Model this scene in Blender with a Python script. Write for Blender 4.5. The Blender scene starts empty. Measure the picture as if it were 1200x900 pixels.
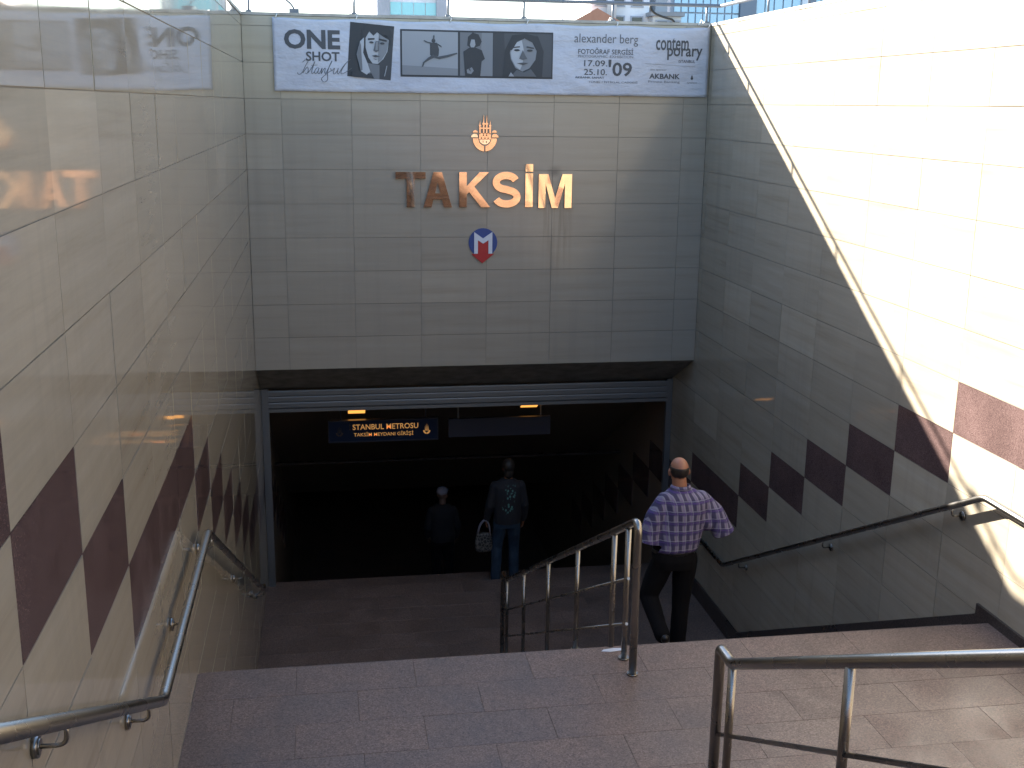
import bpy, bmesh, math, random
from mathutils import Vector, Matrix, noise
random.seed(7)
S = bpy.context.scene
COL = S.collection
R = math.radians

# ------------------------------------------------------------------ camera
F_PX, YAW, PITCH, ROLL = 1332.57, 0.1638, 0.24086, 0.01329
cd = bpy.data.cameras.new('camera'); cam = bpy.data.objects.new('camera', cd); COL.objects.link(cam)
fw = Vector((math.sin(YAW)*math.cos(PITCH), math.cos(YAW)*math.cos(PITCH), -math.sin(PITCH)))
r0 = Vector((math.cos(YAW), -math.sin(YAW), 0)); u0 = r0.cross(fw)
rt = math.cos(ROLL)*r0 + math.sin(ROLL)*u0; up = -math.sin(ROLL)*r0 + math.cos(ROLL)*u0
cam.matrix_world = Matrix(((rt.x, up.x, -fw.x, 0), (rt.y, up.y, -fw.y, 0), (rt.z, up.z, -fw.z, 0), (0, 0, 0, 1)))
cd.sensor_width = 36; cd.lens = 36*F_PX/1200; cd.clip_start = .05; cd.clip_end = 4000
S.camera = cam

# ------------------------------------------------------------------ sky, sun, exposure
SUN = Vector((-.785, 1.0, .60)).normalized()                 # direction towards the sun
SUN_EL = math.asin(SUN.z); SUN_AZ = math.atan2(SUN.x, SUN.y)
W = bpy.data.worlds.new('World'); S.world = W; W.use_nodes = True
nt = W.node_tree; bg = nt.nodes['Background']
sk = nt.nodes.new('ShaderNodeTexSky'); sk.sky_type = 'NISHITA'; sk.sun_disc = False
sk.sun_elevation = SUN_EL; sk.sun_rotation = SUN_AZ; sk.air_density = 1.0; sk.dust_density = .8; sk.ozone_density = 1.6
nt.links.new(sk.outputs[0], bg.inputs[0]); bg.inputs[1].default_value = .076
sl = bpy.data.lights.new('sun', 'SUN'); sl.energy = 5.0; sl.angle = R(.53); sl.color = (1, .925, .82)
so = bpy.data.objects.new('sun', sl); COL.objects.link(so); so.location = (-30, 40, 30)
so.rotation_euler = SUN.to_track_quat('Z', 'Y').to_euler()
S.view_settings.view_transform = 'Standard'; S.view_settings.look = 'None'
S.view_settings.exposure = 2.62; S.view_settings.gamma = 1
S.render.engine = 'CYCLES'
S.cycles.use_denoising = True
S.cycles.max_bounces = 10; S.cycles.diffuse_bounces = 5; S.cycles.glossy_bounces = 5
S.cycles.sample_clamp_indirect = 6

# ------------------------------------------------------------------ measures (metres; the eye is the origin)
XL, XR, D = -.88, 4.645, 13.737          # left wall, right wall, end wall
TOP = .945                               # top of the tiles
Z1, Z2 = -3.57, -6.194                   # upper and lower landing
RISE, RUN = .164, .316
Y_UP, Y1, N_UP, N_LOW = 4.87, 6.87, 23, 16
Y2A = Y1 + (N_LOW-1)*RUN                 # lower landing begins
Y2B = 14.05                              # and ends
STREET = Z1 + N_UP*RISE
def floor_z(y):
    if y < Y_UP: return min(STREET, Z1 + math.ceil((Y_UP-y)/RUN)*RISE)
    if y < Y1: return Z1
    if y < Y2A: return Z1 - (math.floor((y-Y1)/RUN)+1)*RISE
    if y < Y2B: return Z2
    if y < 14.70: return Z2-RISE
    return Z2 - RISE - (math.floor((y-14.70)/RUN)+1)*RISE

# ------------------------------------------------------------------ materials
def mat(name, col, rough=.5, metal=0., spec=.5, emit=None, es=0):
    m = bpy.data.materials.new(name); m.use_nodes = True
    b = m.node_tree.nodes['Principled BSDF']
    b.inputs['Base Color'].default_value = (*col, 1); b.inputs['Roughness'].default_value = rough
    b.inputs['Metallic'].default_value = metal; b.inputs['Specular IOR Level'].default_value = spec
    if emit: b.inputs['Emission Color'].default_value = (*emit, 1); b.inputs['Emission Strength'].default_value = es
    return m
class NB:
    def __init__(s, m): s.t = m.node_tree; s.b = s.t.nodes['Principled BSDF']
    def n(s, k, **kw):
        x = s.t.nodes.new('ShaderNode'+k)
        for a, v in kw.items(): setattr(x, a, v)
        return x
    def l(s, a, b): s.t.links.new(a, b)
    def math(s, op, a, b=None, c=None):
        x = s.n('Math', operation=op)
        for i, v in enumerate((a, b, c)):
            if v is None: continue
            if isinstance(v, (int, float)): x.inputs[i].default_value = v
            else: s.l(v, x.inputs[i])
        return x.outputs[0]
    def pos(s, scale=(1, 1, 1), rnd=0, coord='world'):
        g = s.n('NewGeometry').outputs['Position'] if coord == 'world' else s.n('TexCoord').outputs['Object']
        if rnd:
            oi = s.n('ObjectInfo').outputs['Random']
            v = s.n('VectorMath', operation='SCALE'); v.inputs[0].default_value = (rnd, rnd*1.7, rnd*.6); s.l(oi, v.inputs['Scale'])
            a = s.n('VectorMath', operation='ADD'); s.l(g, a.inputs[0]); s.l(v.outputs[0], a.inputs[1]); g = a.outputs[0]
        mp = s.n('VectorMath', operation='MULTIPLY'); s.l(g, mp.inputs[0]); mp.inputs[1].default_value = scale
        return mp.outputs[0]
    def noise(s, vec, scale=1, detail=4, rough=.55):
        x = s.n('TexNoise'); s.l(vec, x.inputs['Vector']); x.inputs['Scale'].default_value = scale
        x.inputs['Detail'].default_value = detail; x.inputs['Roughness'].default_value = rough
        return x.outputs[0]
    def ramp(s, fac, stops):
        x = s.n('ValToRGB'); s.l(fac, x.inputs[0]); e = x.color_ramp.elements
        while len(e) < len(stops): e.new(.5)
        for q, (p, c) in zip(e, stops): q.position = p; q.color = (*c, 1)
        return x.outputs[0]
    def mix(s, fac, a, b, blend='MIX'):
        x = s.n('Mix', data_type='RGBA', blend_type=blend)
        for i, v in ((0, fac), (6, a), (7, b)):
            if isinstance(v, (int, float)): x.inputs[i].default_value = v
            elif isinstance(v, tuple): x.inputs[i].default_value = (*v, 1)
            else: s.l(v, x.inputs[i])
        return x.outputs[2]
    def rng(s, v, a, b, c=0, d=1):
        x = s.n('MapRange'); s.l(v, x.inputs[0])
        for i, q in enumerate((a, b, c, d)): x.inputs[i+1].default_value = q
        return x.outputs[0]
    def bump(s, h, strength, dist=.01):
        x = s.n('Bump'); x.inputs['Strength'].default_value = strength; x.inputs['Distance'].default_value = dist
        s.l(h, x.inputs['Height']); s.l(x.outputs[0], s.b.inputs['Normal'])

def travertine(name, stain_and_shade=False, rough=(.025, .085)):
    m = mat(name, (.4, .36, .3), .12); k = NB(m)
    vein = k.noise(k.pos((.55, .55, 11), 9), 1.0, 6, .62)
    fine = k.noise(k.pos((4, 4, 70), 5), 1.0, 4, .6)
    blot = k.noise(k.pos((.8, .8, .8)), 1.0, 3)
    c = k.ramp(vein, [(.30, (.330, .272, .190)), (.44, (.382, .326, .240)), (.56, (.402, .346, .258)), (.74, (.430, .378, .292))])
    c = k.mix(k.rng(fine, .35, .75, 0, .22), c, (.28, .255, .215))
    c = k.mix(k.rng(blot, .35, .7, 0, .18), c, (.31, .285, .245))
    drip = k.noise(k.pos((7, 7, .28)), 1.0, 5, .6); grime = k.noise(k.pos((.5, .5, .35), 0), 1.0, 3)
    c = k.mix(k.math('MULTIPLY', k.rng(drip, .50, .78, 0, .42), k.rng(grime, .35, .65)), c, (.235, .205, .165))
    rv = k.n('ObjectInfo').outputs['Random']
    hv = k.n('HueSaturation'); k.l(c, hv.inputs['Color']); k.l(k.math('ADD', k.rng(rv, 0, 1, .89, .99), k.rng(rv, .955, .96, 0, .10)), hv.inputs['Value']); c = hv.outputs[0]
    rg = k.rng(k.noise(k.pos((2, 2, 6)), 1, 4), .3, .75, *rough)
    if stain_and_shade:       # brown run-off below the last letters of the name
        sx = k.n('SeparateXYZ'); k.l(k.n('NewGeometry').outputs['Position'], sx.inputs[0])
        x, z = sx.outputs[0], sx.outputs[2]
        st = k.noise(k.pos((26, 1, 1.1)), 1, 3)
        a = k.math('MULTIPLY', k.rng(x, 2.58, 2.70), k.rng(x, 3.02, 2.90))
        b = k.math('MULTIPLY', k.rng(z, -2.25, -1.35), k.rng(z, -1.05, -1.2))
        f = k.math('MULTIPLY', k.math('MULTIPLY', a, b), k.rng(st, .42, .62, 0, .75))
        c = k.mix(f, c, (.17, .125, .075))
        a = k.math('MULTIPLY', k.rng(x, 2.66, 2.74), k.rng(x, 2.86, 2.78))
        b = k.math('MULTIPLY', k.rng(z, -.86, -.80), k.rng(z, -.70, -.78))
        c = k.mix(k.math('MULTIPLY', k.math('MULTIPLY', a, b), .85), c, (.02, .02, .02))
    if stain_and_shade: c = k.mix(.35, c, (.335, .325, .305))  # cool shade of the end wall put into the colour; same stone, greyed
    k.l(c, k.b.inputs['Base Color']); k.l(rg, k.b.inputs['Roughness'])
    k.bump(k.noise(k.pos((3, 3, 9), 4), 1, 3), .008, .01)
    return m
M = {}
M['tile'] = travertine('travertine'); M['tile_end'] = travertine('travertine_shade_greyed', True, (.10, .19))
def granite(name, dark, lite, rough, sp=1.0):
    m = mat(name, lite, .3); k = NB(m)
    a = k.noise(k.pos((1, 1, 1)), 95*sp, 3, .7); b = k.noise(k.pos((1, 1, 1), 3), 2.2, 4)
    v = k.n('TexVoronoi'); k.l(k.pos((1, 1, 1)), v.inputs['Vector']); v.inputs['Scale'].default_value = 130*sp
    sx = k.n('SeparateXYZ'); k.l(v.outputs['Color'], sx.inputs[0])
    f = k.math('ADD', k.math('MULTIPLY', a, .6), k.math('MULTIPLY', sx.outputs[0], .4))
    c = k.ramp(f, [(.26, tuple(x*.55 for x in dark)), (.44, dark), (.60, lite), (.80, tuple(min(1, x*1.5) for x in lite))])
    rv = k.n('ObjectInfo').outputs['Random']
    hv = k.n('HueSaturation'); k.l(c, hv.inputs['Color']); k.l(k.math('MULTIPLY', k.rng(rv, 0, 1, .975, 1.025), k.rng(b, .3, .7, .78, 1.15)), hv.inputs['Value'])
    gc = hv.outputs[0]
    if rough > .4:
        g2 = k.n('TexVoronoi'); k.l(k.pos((1, 1, 1)), g2.inputs['Vector']); g2.inputs['Scale'].default_value = 3.1
        g3 = k.n('SeparateXYZ'); k.l(g2.outputs['Color'], g3.inputs[0])
        sp_ = k.math('MULTIPLY', k.rng(g2.outputs['Distance'], .075, .055), k.rng(g3.outputs[0], .50, .52))
        gc = k.mix(k.math('MULTIPLY', sp_, .45), gc, (.05, .042, .04))
        gr_ = k.noise(k.pos((1.3, 1.3, 1.3), 0), 1, 5, .65); gc = k.mix(k.rng(gr_, .48, .72, 0, .5), gc, (.085, .066, .056))
    k.l(gc, k.b.inputs['Base Color'])
    k.l(k.rng(b, .3, .7, rough-.08, rough+.1), k.b.inputs['Roughness'])
    return m
M['maroon'] = granite('maroon_granite', (.100, .064, .060), (.128, .086, .080), .10, 1.6)
M['floor'] = granite('pink_granite', (.150, .102, .080), (.192, .134, .106), .50)
M['skirt'] = granite('dark_skirting_granite', (.030, .022, .020), (.06, .045, .04), .3)
M['grout'] = mat('grout', (.24, .22, .19), .9)
M['concrete'] = mat('concrete', (.22, .21, .19), .85)
M['coping'] = mat('pale_stone_coping', (.42, .40, .36), .5)
M['asphalt'] = mat('paving', (.12, .115, .11), .85)
for nm in ('concrete', 'coping', 'asphalt'):
    k = NB(M[nm]); c0 = tuple(k.b.inputs['Base Color'].default_value)[:3]
    n_ = k.noise(k.pos((1, 1, 1)), 6, 6); k.l(k.ramp(n_, [(.3, tuple(x*.7 for x in c0)), (.7, tuple(x*1.2 for x in c0))]), k.b.inputs['Base Color'])
def steel(name, col, r):
    m = mat(name, col, r, 1.0); k = NB(m)
    n_ = k.noise(k.pos((1, 1, 1), 2), 3, 3); k.l(k.rng(n_, .3, .7, r-.02, r+.03), k.b.inputs['Roughness'])
    return m
M['steel'] = steel('brushed_steel', (.33, .315, .29), .27)
M['brass'] = steel('polished_brass', (.88, .64, .46), .035)
M['shutter'] = steel('galvanised_shutter', (.27, .285, .30), .55)
M['paintrail'] = mat('grey_railing_paint', (.13, .15, .18), .4)
M['dark'] = mat('dark_plaster', (.20, .155, .115), .6)
M['black'] = mat('black_rubber', (.015, .015, .015), .5)
M['cord'] = mat('white_cord', (.75, .74, .7), .8)
M['navy'] = mat('navy_sign_board', (.010, .022, .060), .3)
M['greypanel'] = mat('grey_sign_board', (.050, .052, .072), .35)
M['gold_painted_glint'] = mat('gold_lettering_painted_glint', (.8, .45, .16), .4, emit=(1, .48, .14), es=.06)  # glow stands in for lamp reflections on the gold letters
M['gold_painted_dim'] = mat('gold_lettering_painted_dim', (.10, .07, .05), .4)  # same gold where nothing reflects, darkened in the colour
M['lamp_lit'] = mat('lit_orange_diffuser', (.8, .45, .15), .5, emit=(1, .42, .08), es=.24)
M['red'] = mat('red_enamel', (.42, .022, .030), .3); M['blue'] = mat('blue_enamel', (.018, .060, .24), .3); M['white'] = mat('white_enamel', (.62, .66, .74), .3)
M['brass_painted_reflection'] = steel('brass_reflection_tinted', (.97, .90, .74), .03)  # pale tint stands in for the sunlit wall mirrored in the brass

# ------------------------------------------------------------------ object helpers
def link(name, me, m=None, parent=None):
    o = bpy.data.objects.new(name, me); COL.objects.link(o)
    if m is not None and me is not None and len(me.materials) == 0: me.materials.append(m)
    if parent is not None: o.parent = parent
    return o
def tag(o, label=None, cat=None, group=None, kind=None):
    if label: o['label'] = label
    if cat: o['category'] = cat
    if group: o['group'] = group
    if kind: o['kind'] = kind
    return o
def thing(name, label, cat, loc=(0, 0, 0), rz=0, group=None):
    o = bpy.data.objects.new(name, None); COL.objects.link(o); o.empty_display_size = .2
    o.location = loc; o.rotation_euler = (0, 0, rz); return tag(o, label, cat, group)
def bm_new(): return bmesh.new()
def box(bm, x0, x1, y0, y1, z0, z1, mi=0):
    v = [bm.verts.new(p) for p in ((x0,y0,z0),(x1,y0,z0),(x1,y1,z0),(x0,y1,z0),(x0,y0,z1),(x1,y0,z1),(x1,y1,z1),(x0,y1,z1))]
    for f in ((0,3,2,1),(4,5,6,7),(0,1,5,4),(1,2,6,5),(2,3,7,6),(3,0,4,7)):
        q = bm.faces.new([v[i] for i in f]); q.material_index = mi
    return v
def prism(bm, pts, a, b, axis='x', mi=0):
    """polygon pts extruded along an axis from a to b; pts are the other two coordinates in xyz order"""
    def P(p, t): return {'x': (t, p[0], p[1]), 'y': (p[0], t, p[1]), 'z': (p[0], p[1], t)}[axis]
    A = [bm.verts.new(P(p, a)) for p in pts]; B = [bm.verts.new(P(p, b)) for p in pts]
    n = len(pts); fs = [bm.faces.new(A), bm.faces.new(B[::-1])]
    for i in range(n): fs.append(bm.faces.new((A[i], B[i], B[(i+1) % n], A[(i+1) % n])))
    for f in fs: f.material_index = mi
    bmesh.ops.recalc_face_normals(bm, faces=fs)
def rings(bm, R_, close=True, cap=True, mi=0):
    V = [[bm.verts.new(p) for p in r] for r in R_]
    n = len(V[0]); fs = []
    for a, b in zip(V, V[1:]):
        for i in range(n): fs.append(bm.faces.new((a[i], a[(i+1) % n], b[(i+1) % n], b[i])))
    if cap: fs.append(bm.faces.new(V[0][::-1])); fs.append(bm.faces.new(V[-1]))
    for f in fs: f.material_index = mi; f.smooth = True
    if cap: fs[-1].smooth = fs[-2].smooth = False
    return fs
def fillet(path, r, n=5):
    P = [Vector(p) for p in path]; out = [P[0]]
    for a, b, c in zip(P, P[1:], P[2:]):
        u, v = (a-b), (c-b); rr = min(r, u.length*.45, v.length*.45); u.normalize(); v.normalize()
        s, e = b+u*rr, b+v*rr
        for i in range(n+1):
            t = i/n; out.append(s.lerp(b, t).lerp(b.lerp(e, t), t))
    return out + [P[-1]]
def tube(bm, path, rad, n=12, fil=0, mi=0, cap=True):
    P = fillet(path, fil) if fil else [Vector(p) for p in path]
    if not isinstance(rad, (list, tuple)): rad = [rad]*len(P)
    T = []
    for i in range(len(P)):
        t = (P[min(i+1, len(P)-1)]-P[max(i-1, 0)]); T.append(t.normalized())
    ref = Vector((0, 0, 1)) if abs(T[0].z) < .9 else Vector((0, 1, 0))
    x = T[0].cross(ref).normalized(); RR = []
    for p, t, r in zip(P, T, rad):
        x = (x - t*x.dot(t)).normalized(); y = t.cross(x)
        RR.append([p + r*(math.cos(2*math.pi*k/n)*x + math.sin(2*math.pi*k/n)*y) for k in range(n)])
    fs = rings(bm, RR, cap=cap, mi=mi); bmesh.ops.recalc_face_normals(bm, faces=fs)
def disc(bm, c, axis, r, h, n=20):
    c = Vector(c); a = Vector(axis).normalized(); tube(bm, [c, c+a*h], r, n)
def fin(name, bm, m, parent=None, smooth=False):
    me = bpy.data.meshes.new(name); bm.to_mesh(me); bm.free()
    if isinstance(m, (list, tuple)):
        for q in m: me.materials.append(q)
        m = None
    o = link(name, me, m, parent)
    if smooth:
        for p in me.polygons: p.use_smooth = True
    return o
def boxo(name, m, parent, *a):
    b = bm_new(); box(b, *a); return fin(name, b, m, parent)

# ------------------------------------------------------------------ ground, stairs, landings
def struct(o): o['kind'] = 'structure'; return o
b = bm_new(); BIG = 900                                        # street level: one sheet with the stairwell cut out of it
xs = [-BIG, XL-.30, XR+.30, BIG]; ys = [-BIG, Y_UP-(N_UP-1)*RUN-.0, D+.30, BIG]
gv = {(i, j): b.verts.new((xs[i], ys[j], STREET)) for i in range(4) for j in range(4)}
for i in range(3):
    for j in range(3):
        if (i, j) != (1, 1): b.faces.new((gv[i, j], gv[i+1, j], gv[i+1, j+1], gv[i, j+1]))
struct(fin('street_ground', b, M['asphalt']))

unit = bm_new(); box(unit, -.5, .5, -.5, .5, -.5, .5)
me_unit = bpy.data.meshes.new('tile'); unit.to_mesh(me_unit); unit.free()
def unit_mesh(m):
    me = me_unit.copy(); me.materials.append(m); return me
def bev_unit(m, w, d, h, bev=.004):
    bm = bm_new(); box(bm, -w/2, w/2, -d/2, d/2, -h/2, h/2)
    bmesh.ops.bevel(bm, geom=list(bm.edges), offset=bev, segments=1, affect='EDGES')
    me = bpy.data.meshes.new('slab'); bm.to_mesh(me); bm.free(); me.materials.append(m); return me

def landing(name, ya, yb, z, off):
    b = bm_new(); box(b, XL-.02, XR+.02, ya, yb, z-.6, z-.018); root = struct(fin(name, b, M['grout']))
    pitch, wid = .36, .752
    rows_ = []; y = yb
    while y > ya+.02: rows_.append((max(ya, y-pitch), y)); y -= pitch
    for i, (a, c) in enumerate(rows_):
        x = XL + (off + (.376 if i % 2 else 0) + random.uniform(-.02, .02)) % wid - wid
        while x < XR:
            x0, x1 = max(XL+.0, x), min(XR-.0, x+wid)
            if x1-x0 > .03:
                o = link('slab', bev_unit(M['floor'], x1-x0-.0012, c-a-.0016, .04, .0010), None, root)
                o.location = ((x0+x1)/2, (a+c)/2, z-.02+random.uniform(-.0006, .0004))
            x += wid
    return root
landing('upper_landing', Y_UP, Y1, Z1, .63); landing('lower_landing', Y2A, Y2B, Z2, .30)
def flight(name, ya, n, ztop, ztop_y, down):
    """steps of a straight flight; step i has its tread at ztop - (i+1) * RISE"""
    b = bm_new(); pts = [(ztop_y, ztop-.05)]
    for i in range(n):
        y = ztop_y+i*RUN; pts += [(y+.02, ztop-(i+1)*RISE-.04), (y+RUN, ztop-(i+1)*RISE-.04)]
    pts += [(ztop_y+n*RUN, ztop-n*RISE-.75), (ztop_y, ztop-.75)]
    prism(b, pts, XL-.02, XR+.02, 'x'); root = struct(fin(name, b, M['grout']))
    for i in range(n):
        z = ztop-(i+1)*RISE; y = ztop_y+i*RUN
        for x0, x1 in ((XL, XL+1.84), (XL+1.84, XL+3.68), (XL+3.68, XR)):
            o = link('tread', bev_unit(M['floor'], x1-x0-.004, RUN+.015, .04, .004), None, root)
            o.location = ((x0+x1)/2, y+RUN/2-.0035+.011, z-.02)
            o = link('riser', bev_unit(M['floor'], x1-x0-.004, .02, RISE-.044, .002), None, root)
            o.location = ((x0+x1)/2, y+.008, z+RISE/2-.02)
    return root
flight('upper_stairs', 0, N_UP-1, STREET, Y_UP-(N_UP-1)*RUN, 1)
flight('lower_stairs', 0, N_LOW-1, Z1, Y1, 1)
boxo('tunnel_step', M['floor'], None, XL-.02, XR+.02, Y2B+.002, 14.70, Z2-.8, Z2-RISE); struct(bpy.data.objects['tunnel_step'])
flight('tunnel_stairs', 0, 20, Z2-RISE, 14.70, 1)
boxo('tunnel_floor', M['floor'], None, XL-.02, XR+.02, 14.70+20*RUN+.002, 30, Z2-21*RISE-.6, Z2-21*RISE-.004); struct(bpy.data.objects['tunnel_floor'])
# last riser at the foot of each flight
for nm, y, z in (('upper_stairs', Y_UP, Z1), ('lower_stairs', Y2A, Z2)):
    o = link('riser', bev_unit(M['floor'], XR-XL-.004, .02, RISE-.044, .002), None, bpy.data.objects[nm]); o.location = ((XL+XR)/2, y-.011, z+RISE/2-.02)

# ------------------------------------------------------------------ tiled walls
ROW0, RH = .8315, .4
ROWS = [(ROW0, TOP)] + [(ROW0-RH*(i+1), ROW0-RH*i) for i in range(24)]       # ROWS[i+1] is tile row i
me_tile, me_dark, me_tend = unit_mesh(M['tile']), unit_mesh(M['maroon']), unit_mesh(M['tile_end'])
GAP = .0045
def put_tile(root, me, name, c, s, tilt):
    o = link(name, me, None, root); o.location = c; o.scale = tuple(q-random.uniform(0, .0022) for q in s)
    o.rotation_euler = tuple(random.gauss(0, R(t)) for t in tilt); return o
def side_wall(name, label, X, sgn, cols, first_dark, tilt):
    """sgn +1: the wall's face looks to +x (left wall), -1: to -x. first_dark: index of the column that begins the first landing's dark band"""
    b = bm_new(); xb = X - sgn*.0075
    YA, YB = cols[0], cols[-1]
    box(b, *sorted((xb, X-sgn*.34)), YA, YB, -10.5, TOP-.002)
    root = fin(name, b, M['grout']); tag(root, label, 'wall')
    for j, (ya, yb) in enumerate(zip(cols, cols[1:])):
        k = j-first_dark
        if k < 0: dr = 7+k
        elif k < 3: dr = 7
        elif k < 8: dr = 7+(k-2)
        else: dr = 13 if yb < 14.4 else 14
        for i, (za, zb) in enumerate(ROWS):
            if zb < floor_z(yb+.2)-.02: continue
            ye = min(yb, D-.0005) if za > -3.3 else yb
            if ye-ya < .02: continue
            dk = (i-1) == dr
            put_tile(root, me_dark if dk else me_tile, 'dark_tile' if dk else 'tile', (X-sgn*.015, (ya+ye)/2, (za+zb)/2),
                     (.03, ye-ya-GAP*.75, zb-za-GAP), (0, tilt, tilt))
    # stone coping on top
    bb = bm_new(); box(bb, *sorted((X+sgn*.008, X-sgn*.345)), YA, min(YB, D+.0), TOP, TOP+.032); fin('coping', bb, M['coping'], root)
    # skirting along the upper landing, the flight and the lower landing
    s = bm_new(); sl_ = RISE/RUN; ya_ = Y1+.17; zf = Z1-(.005 if sgn < 0 else .09); yb_ = ya_+(zf+5.97)/sl_
    up_ = [(ya_, zf), (yb_, -5.97), (Y2B, -5.97)]
    lo_ = [(Y2B, Z2-.25), (Y2A, Z2-.25), (Y1, Z1-.35), (Y_UP-.35, Z1-.1)]
    if sgn < 0: up_ = [(Y_UP-.35, Z1+.19), (Y_UP+.1, Z1+.075), (ya_, Z1+.075)]+up_
    else: lo_ = lo_[:3]+[(Y1+.02, Z1-.005)]
    if sgn > 0: s.free(); return root
    prism(s, [(p[0], p[1]) for p in up_+lo_], *sorted((X+.001*sgn, X+sgn*(.022 if sgn < 0 else .006))), 'x'); fin('skirting', s, M['skirt'], root)
    return root
LC = [-2.78, -1.93, -1.08, -.24, .60, 1.44, 2.28, 3.13, 3.97, 4.82, 5.65, 6.48, 7.31, 8.18, 9.06, 9.94, 10.80, 11.65, 12.51, 13.37, 14.64]
RC = [-2.43, -1.59, -.75, .09, .93, 1.77, 2.61, 3.45, 4.29, 5.13, 5.97, 6.80, 7.62, 8.465, 9.31, 10.17, 11.04, 11.91, 12.76, 13.62, 14.64]
left_wall = side_wall('tiled_wall', 'polished beige stone wall on the left with stepped maroon tiles and mirror reflections', XL, 1, LC, 9, .13)
right_wall = side_wall('tiled_wall', 'beige stone wall on the right, half in glaring sun, with stepped maroon tiles', XR, -1, RC, 9, .10)
# end wall over the entrance
ZB = ROW0-10*RH
b = bm_new(); box(b, XL, XR, D+.0075, D+.32, ZB+.002, TOP-.002)
end_wall = fin('tiled_wall', b, M['grout']); tag(end_wall, 'shaded grey stone wall above the metro entrance, carrying the station name and banner', 'wall')
XC = [XL] + [-.468+.801*i for i in range(7)] + [XR]
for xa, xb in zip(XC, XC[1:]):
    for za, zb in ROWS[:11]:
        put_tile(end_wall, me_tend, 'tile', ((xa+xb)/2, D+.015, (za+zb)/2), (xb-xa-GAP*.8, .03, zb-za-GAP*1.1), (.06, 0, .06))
boxo('coping', M['coping'], end_wall, XL-.345, XR+.345, D-.008, D+.345, TOP+.002, TOP+.034)
b = bm_new(); prism(b, [(D+.002, ZB), (D+.002, ZB+.10), (14.66, ZB-.36), (14.66, ZB-.46)], XL+.001, XR-.001, 'x'); fin('soffit', b, M['concrete'], end_wall)
NB(M['concrete'])

# ------------------------------------------------------------------ tunnel beyond the shutter
b = bm_new(); X0, X1 = XL-.34, XR+.34
box(b, X0, XL-.004, 14.641, 30, -12, -2.6); box(b, XR+.004, X1, 14.641, 30, -12, -2.6)
cs = RISE/RUN
prism(b, [(14.661, ZB-.46), (14.661, ZB+.3), (22, ZB+.3), (30, ZB+.3), (30, -7.6), (22, -7.6)], XL, XR, 'x')
box(b, X0, X1, 30, 30.3, -12, -2.6)
tun = struct(fin('tunnel', b, M['dark']))
for i in range(7):
    for X, sg_ in ((XL, 1), (XR, -1)):
        o = link('dark_tile', me_dark, None, tun); o.location = (X+sg_*.003, 15.1+.86*i, -4.99-.45*i); o.scale = (.014, .85, .44)
boxo('tunnel_roof', M['concrete'], None, XL-.35, XR+.35, D+.33, 30.3, ZB+.32, STREET-.03); struct(bpy.data.objects['tunnel_roof'])
bm = thing('cross_beam', 'thin dark beam spanning the tunnel below the hanging signs', 'beam', (0, 17.2, -5.46))
boxo('beam', M['skirt'], bm, XL+.01, XR-.01, -.05, .05, -.012, .012)

# ------------------------------------------------------------------ roller shutter
sh = thing('roller_shutter', 'raised grey steel roller shutter framing the dark entrance opening', 'shutter', (0, 14.60, 0))
zt = ZB-.46
for x0, x1 in ((XL+.004, XL+.095), (XR-.085, XR-.004)):
    b = bm_new(); box(b, x0, x1, -.03, .035, Z2-RISE, zt+.01)
    box(b, x0+.02, x1-.02, -.036, -.0305, Z2-RISE, zt-.01); fin('guide', b, M['shutter'], sh)
for i in range(3):
    b = bm_new(); z0_ = zt-.012-i*.080
    prism(b, [(-.024, z0_), (-.029, z0_-.012), (-.029, z0_-.066), (-.024, z0_-.076), (.018, z0_-.076), (.018, z0_)], XL+.096, XR-.086, 'x'); fin('slat', b, M['shutter'], sh)
boxo('bottom_bar', M['shutter'], sh, XL+.096, XR-.086, -.03, .03, zt-.30, zt-.254)

# ------------------------------------------------------------------ handrails on the walls
def rail_z(y):
    if y < 4.87: return -2.645+(4.87-y)*RISE/RUN
    if y < 6.98: return -2.655
    if y < 12.03: return -2.655-(y-6.98)*.5195
    return -5.279
def wall_rail(label, X, sgn, ys_):
    t = thing('handrail', label, 'handrail', (X, 0, 0), 0, 'steel handrails along the side walls')
    o_ = sgn*.095
    b = bm_new(); tube(b, [(o_, y, rail_z(y)) for y in (-1.7, 4.87, 6.98, 12.03, 12.98 if sgn < 0 else 12.14)], .0255, 16, .05); fin('rail', b, M['steel'], t)
    b = bm_new(); disc(b, (0, 0, 0), (sgn, 0, 0), .034, .016, 20); disc(b, (sgn*.016, 0, 0), (sgn, 0, 0), .024, .004, 20)
    me_f = bpy.data.meshes.new('flange'); b.to_mesh(me_f); b.free(); me_f.materials.append(M['steel'])
    b = bm_new(); tube(b, [(sgn*.008, 0, 0), (o_, 0, 0), (o_, 0, .075)], .0075, 8, .03)
    me_a = bpy.data.meshes.new('arm'); b.to_mesh(me_a); b.free(); me_a.materials.append(M['steel'])
    for y in ys_:
        a = link('bracket', me_a, None, t); a.location = (0, y, rail_z(y)-.085)
        f = link('flange', me_f, None, a)
    return t
wall_rail('steel handrail with round wall brackets on the left wall', XL, 1, (.4, 1.8, 3.15, 4.5, 5.85, 7.15, 9.53, 11.5, 12.05))
wall_rail('steel handrail on the right wall, its near end in sunlight', XR, -1, (.4, 1.8, 3.15, 4.5, 5.95, 7.36, 9.45, 11.52, 12.9))

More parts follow.
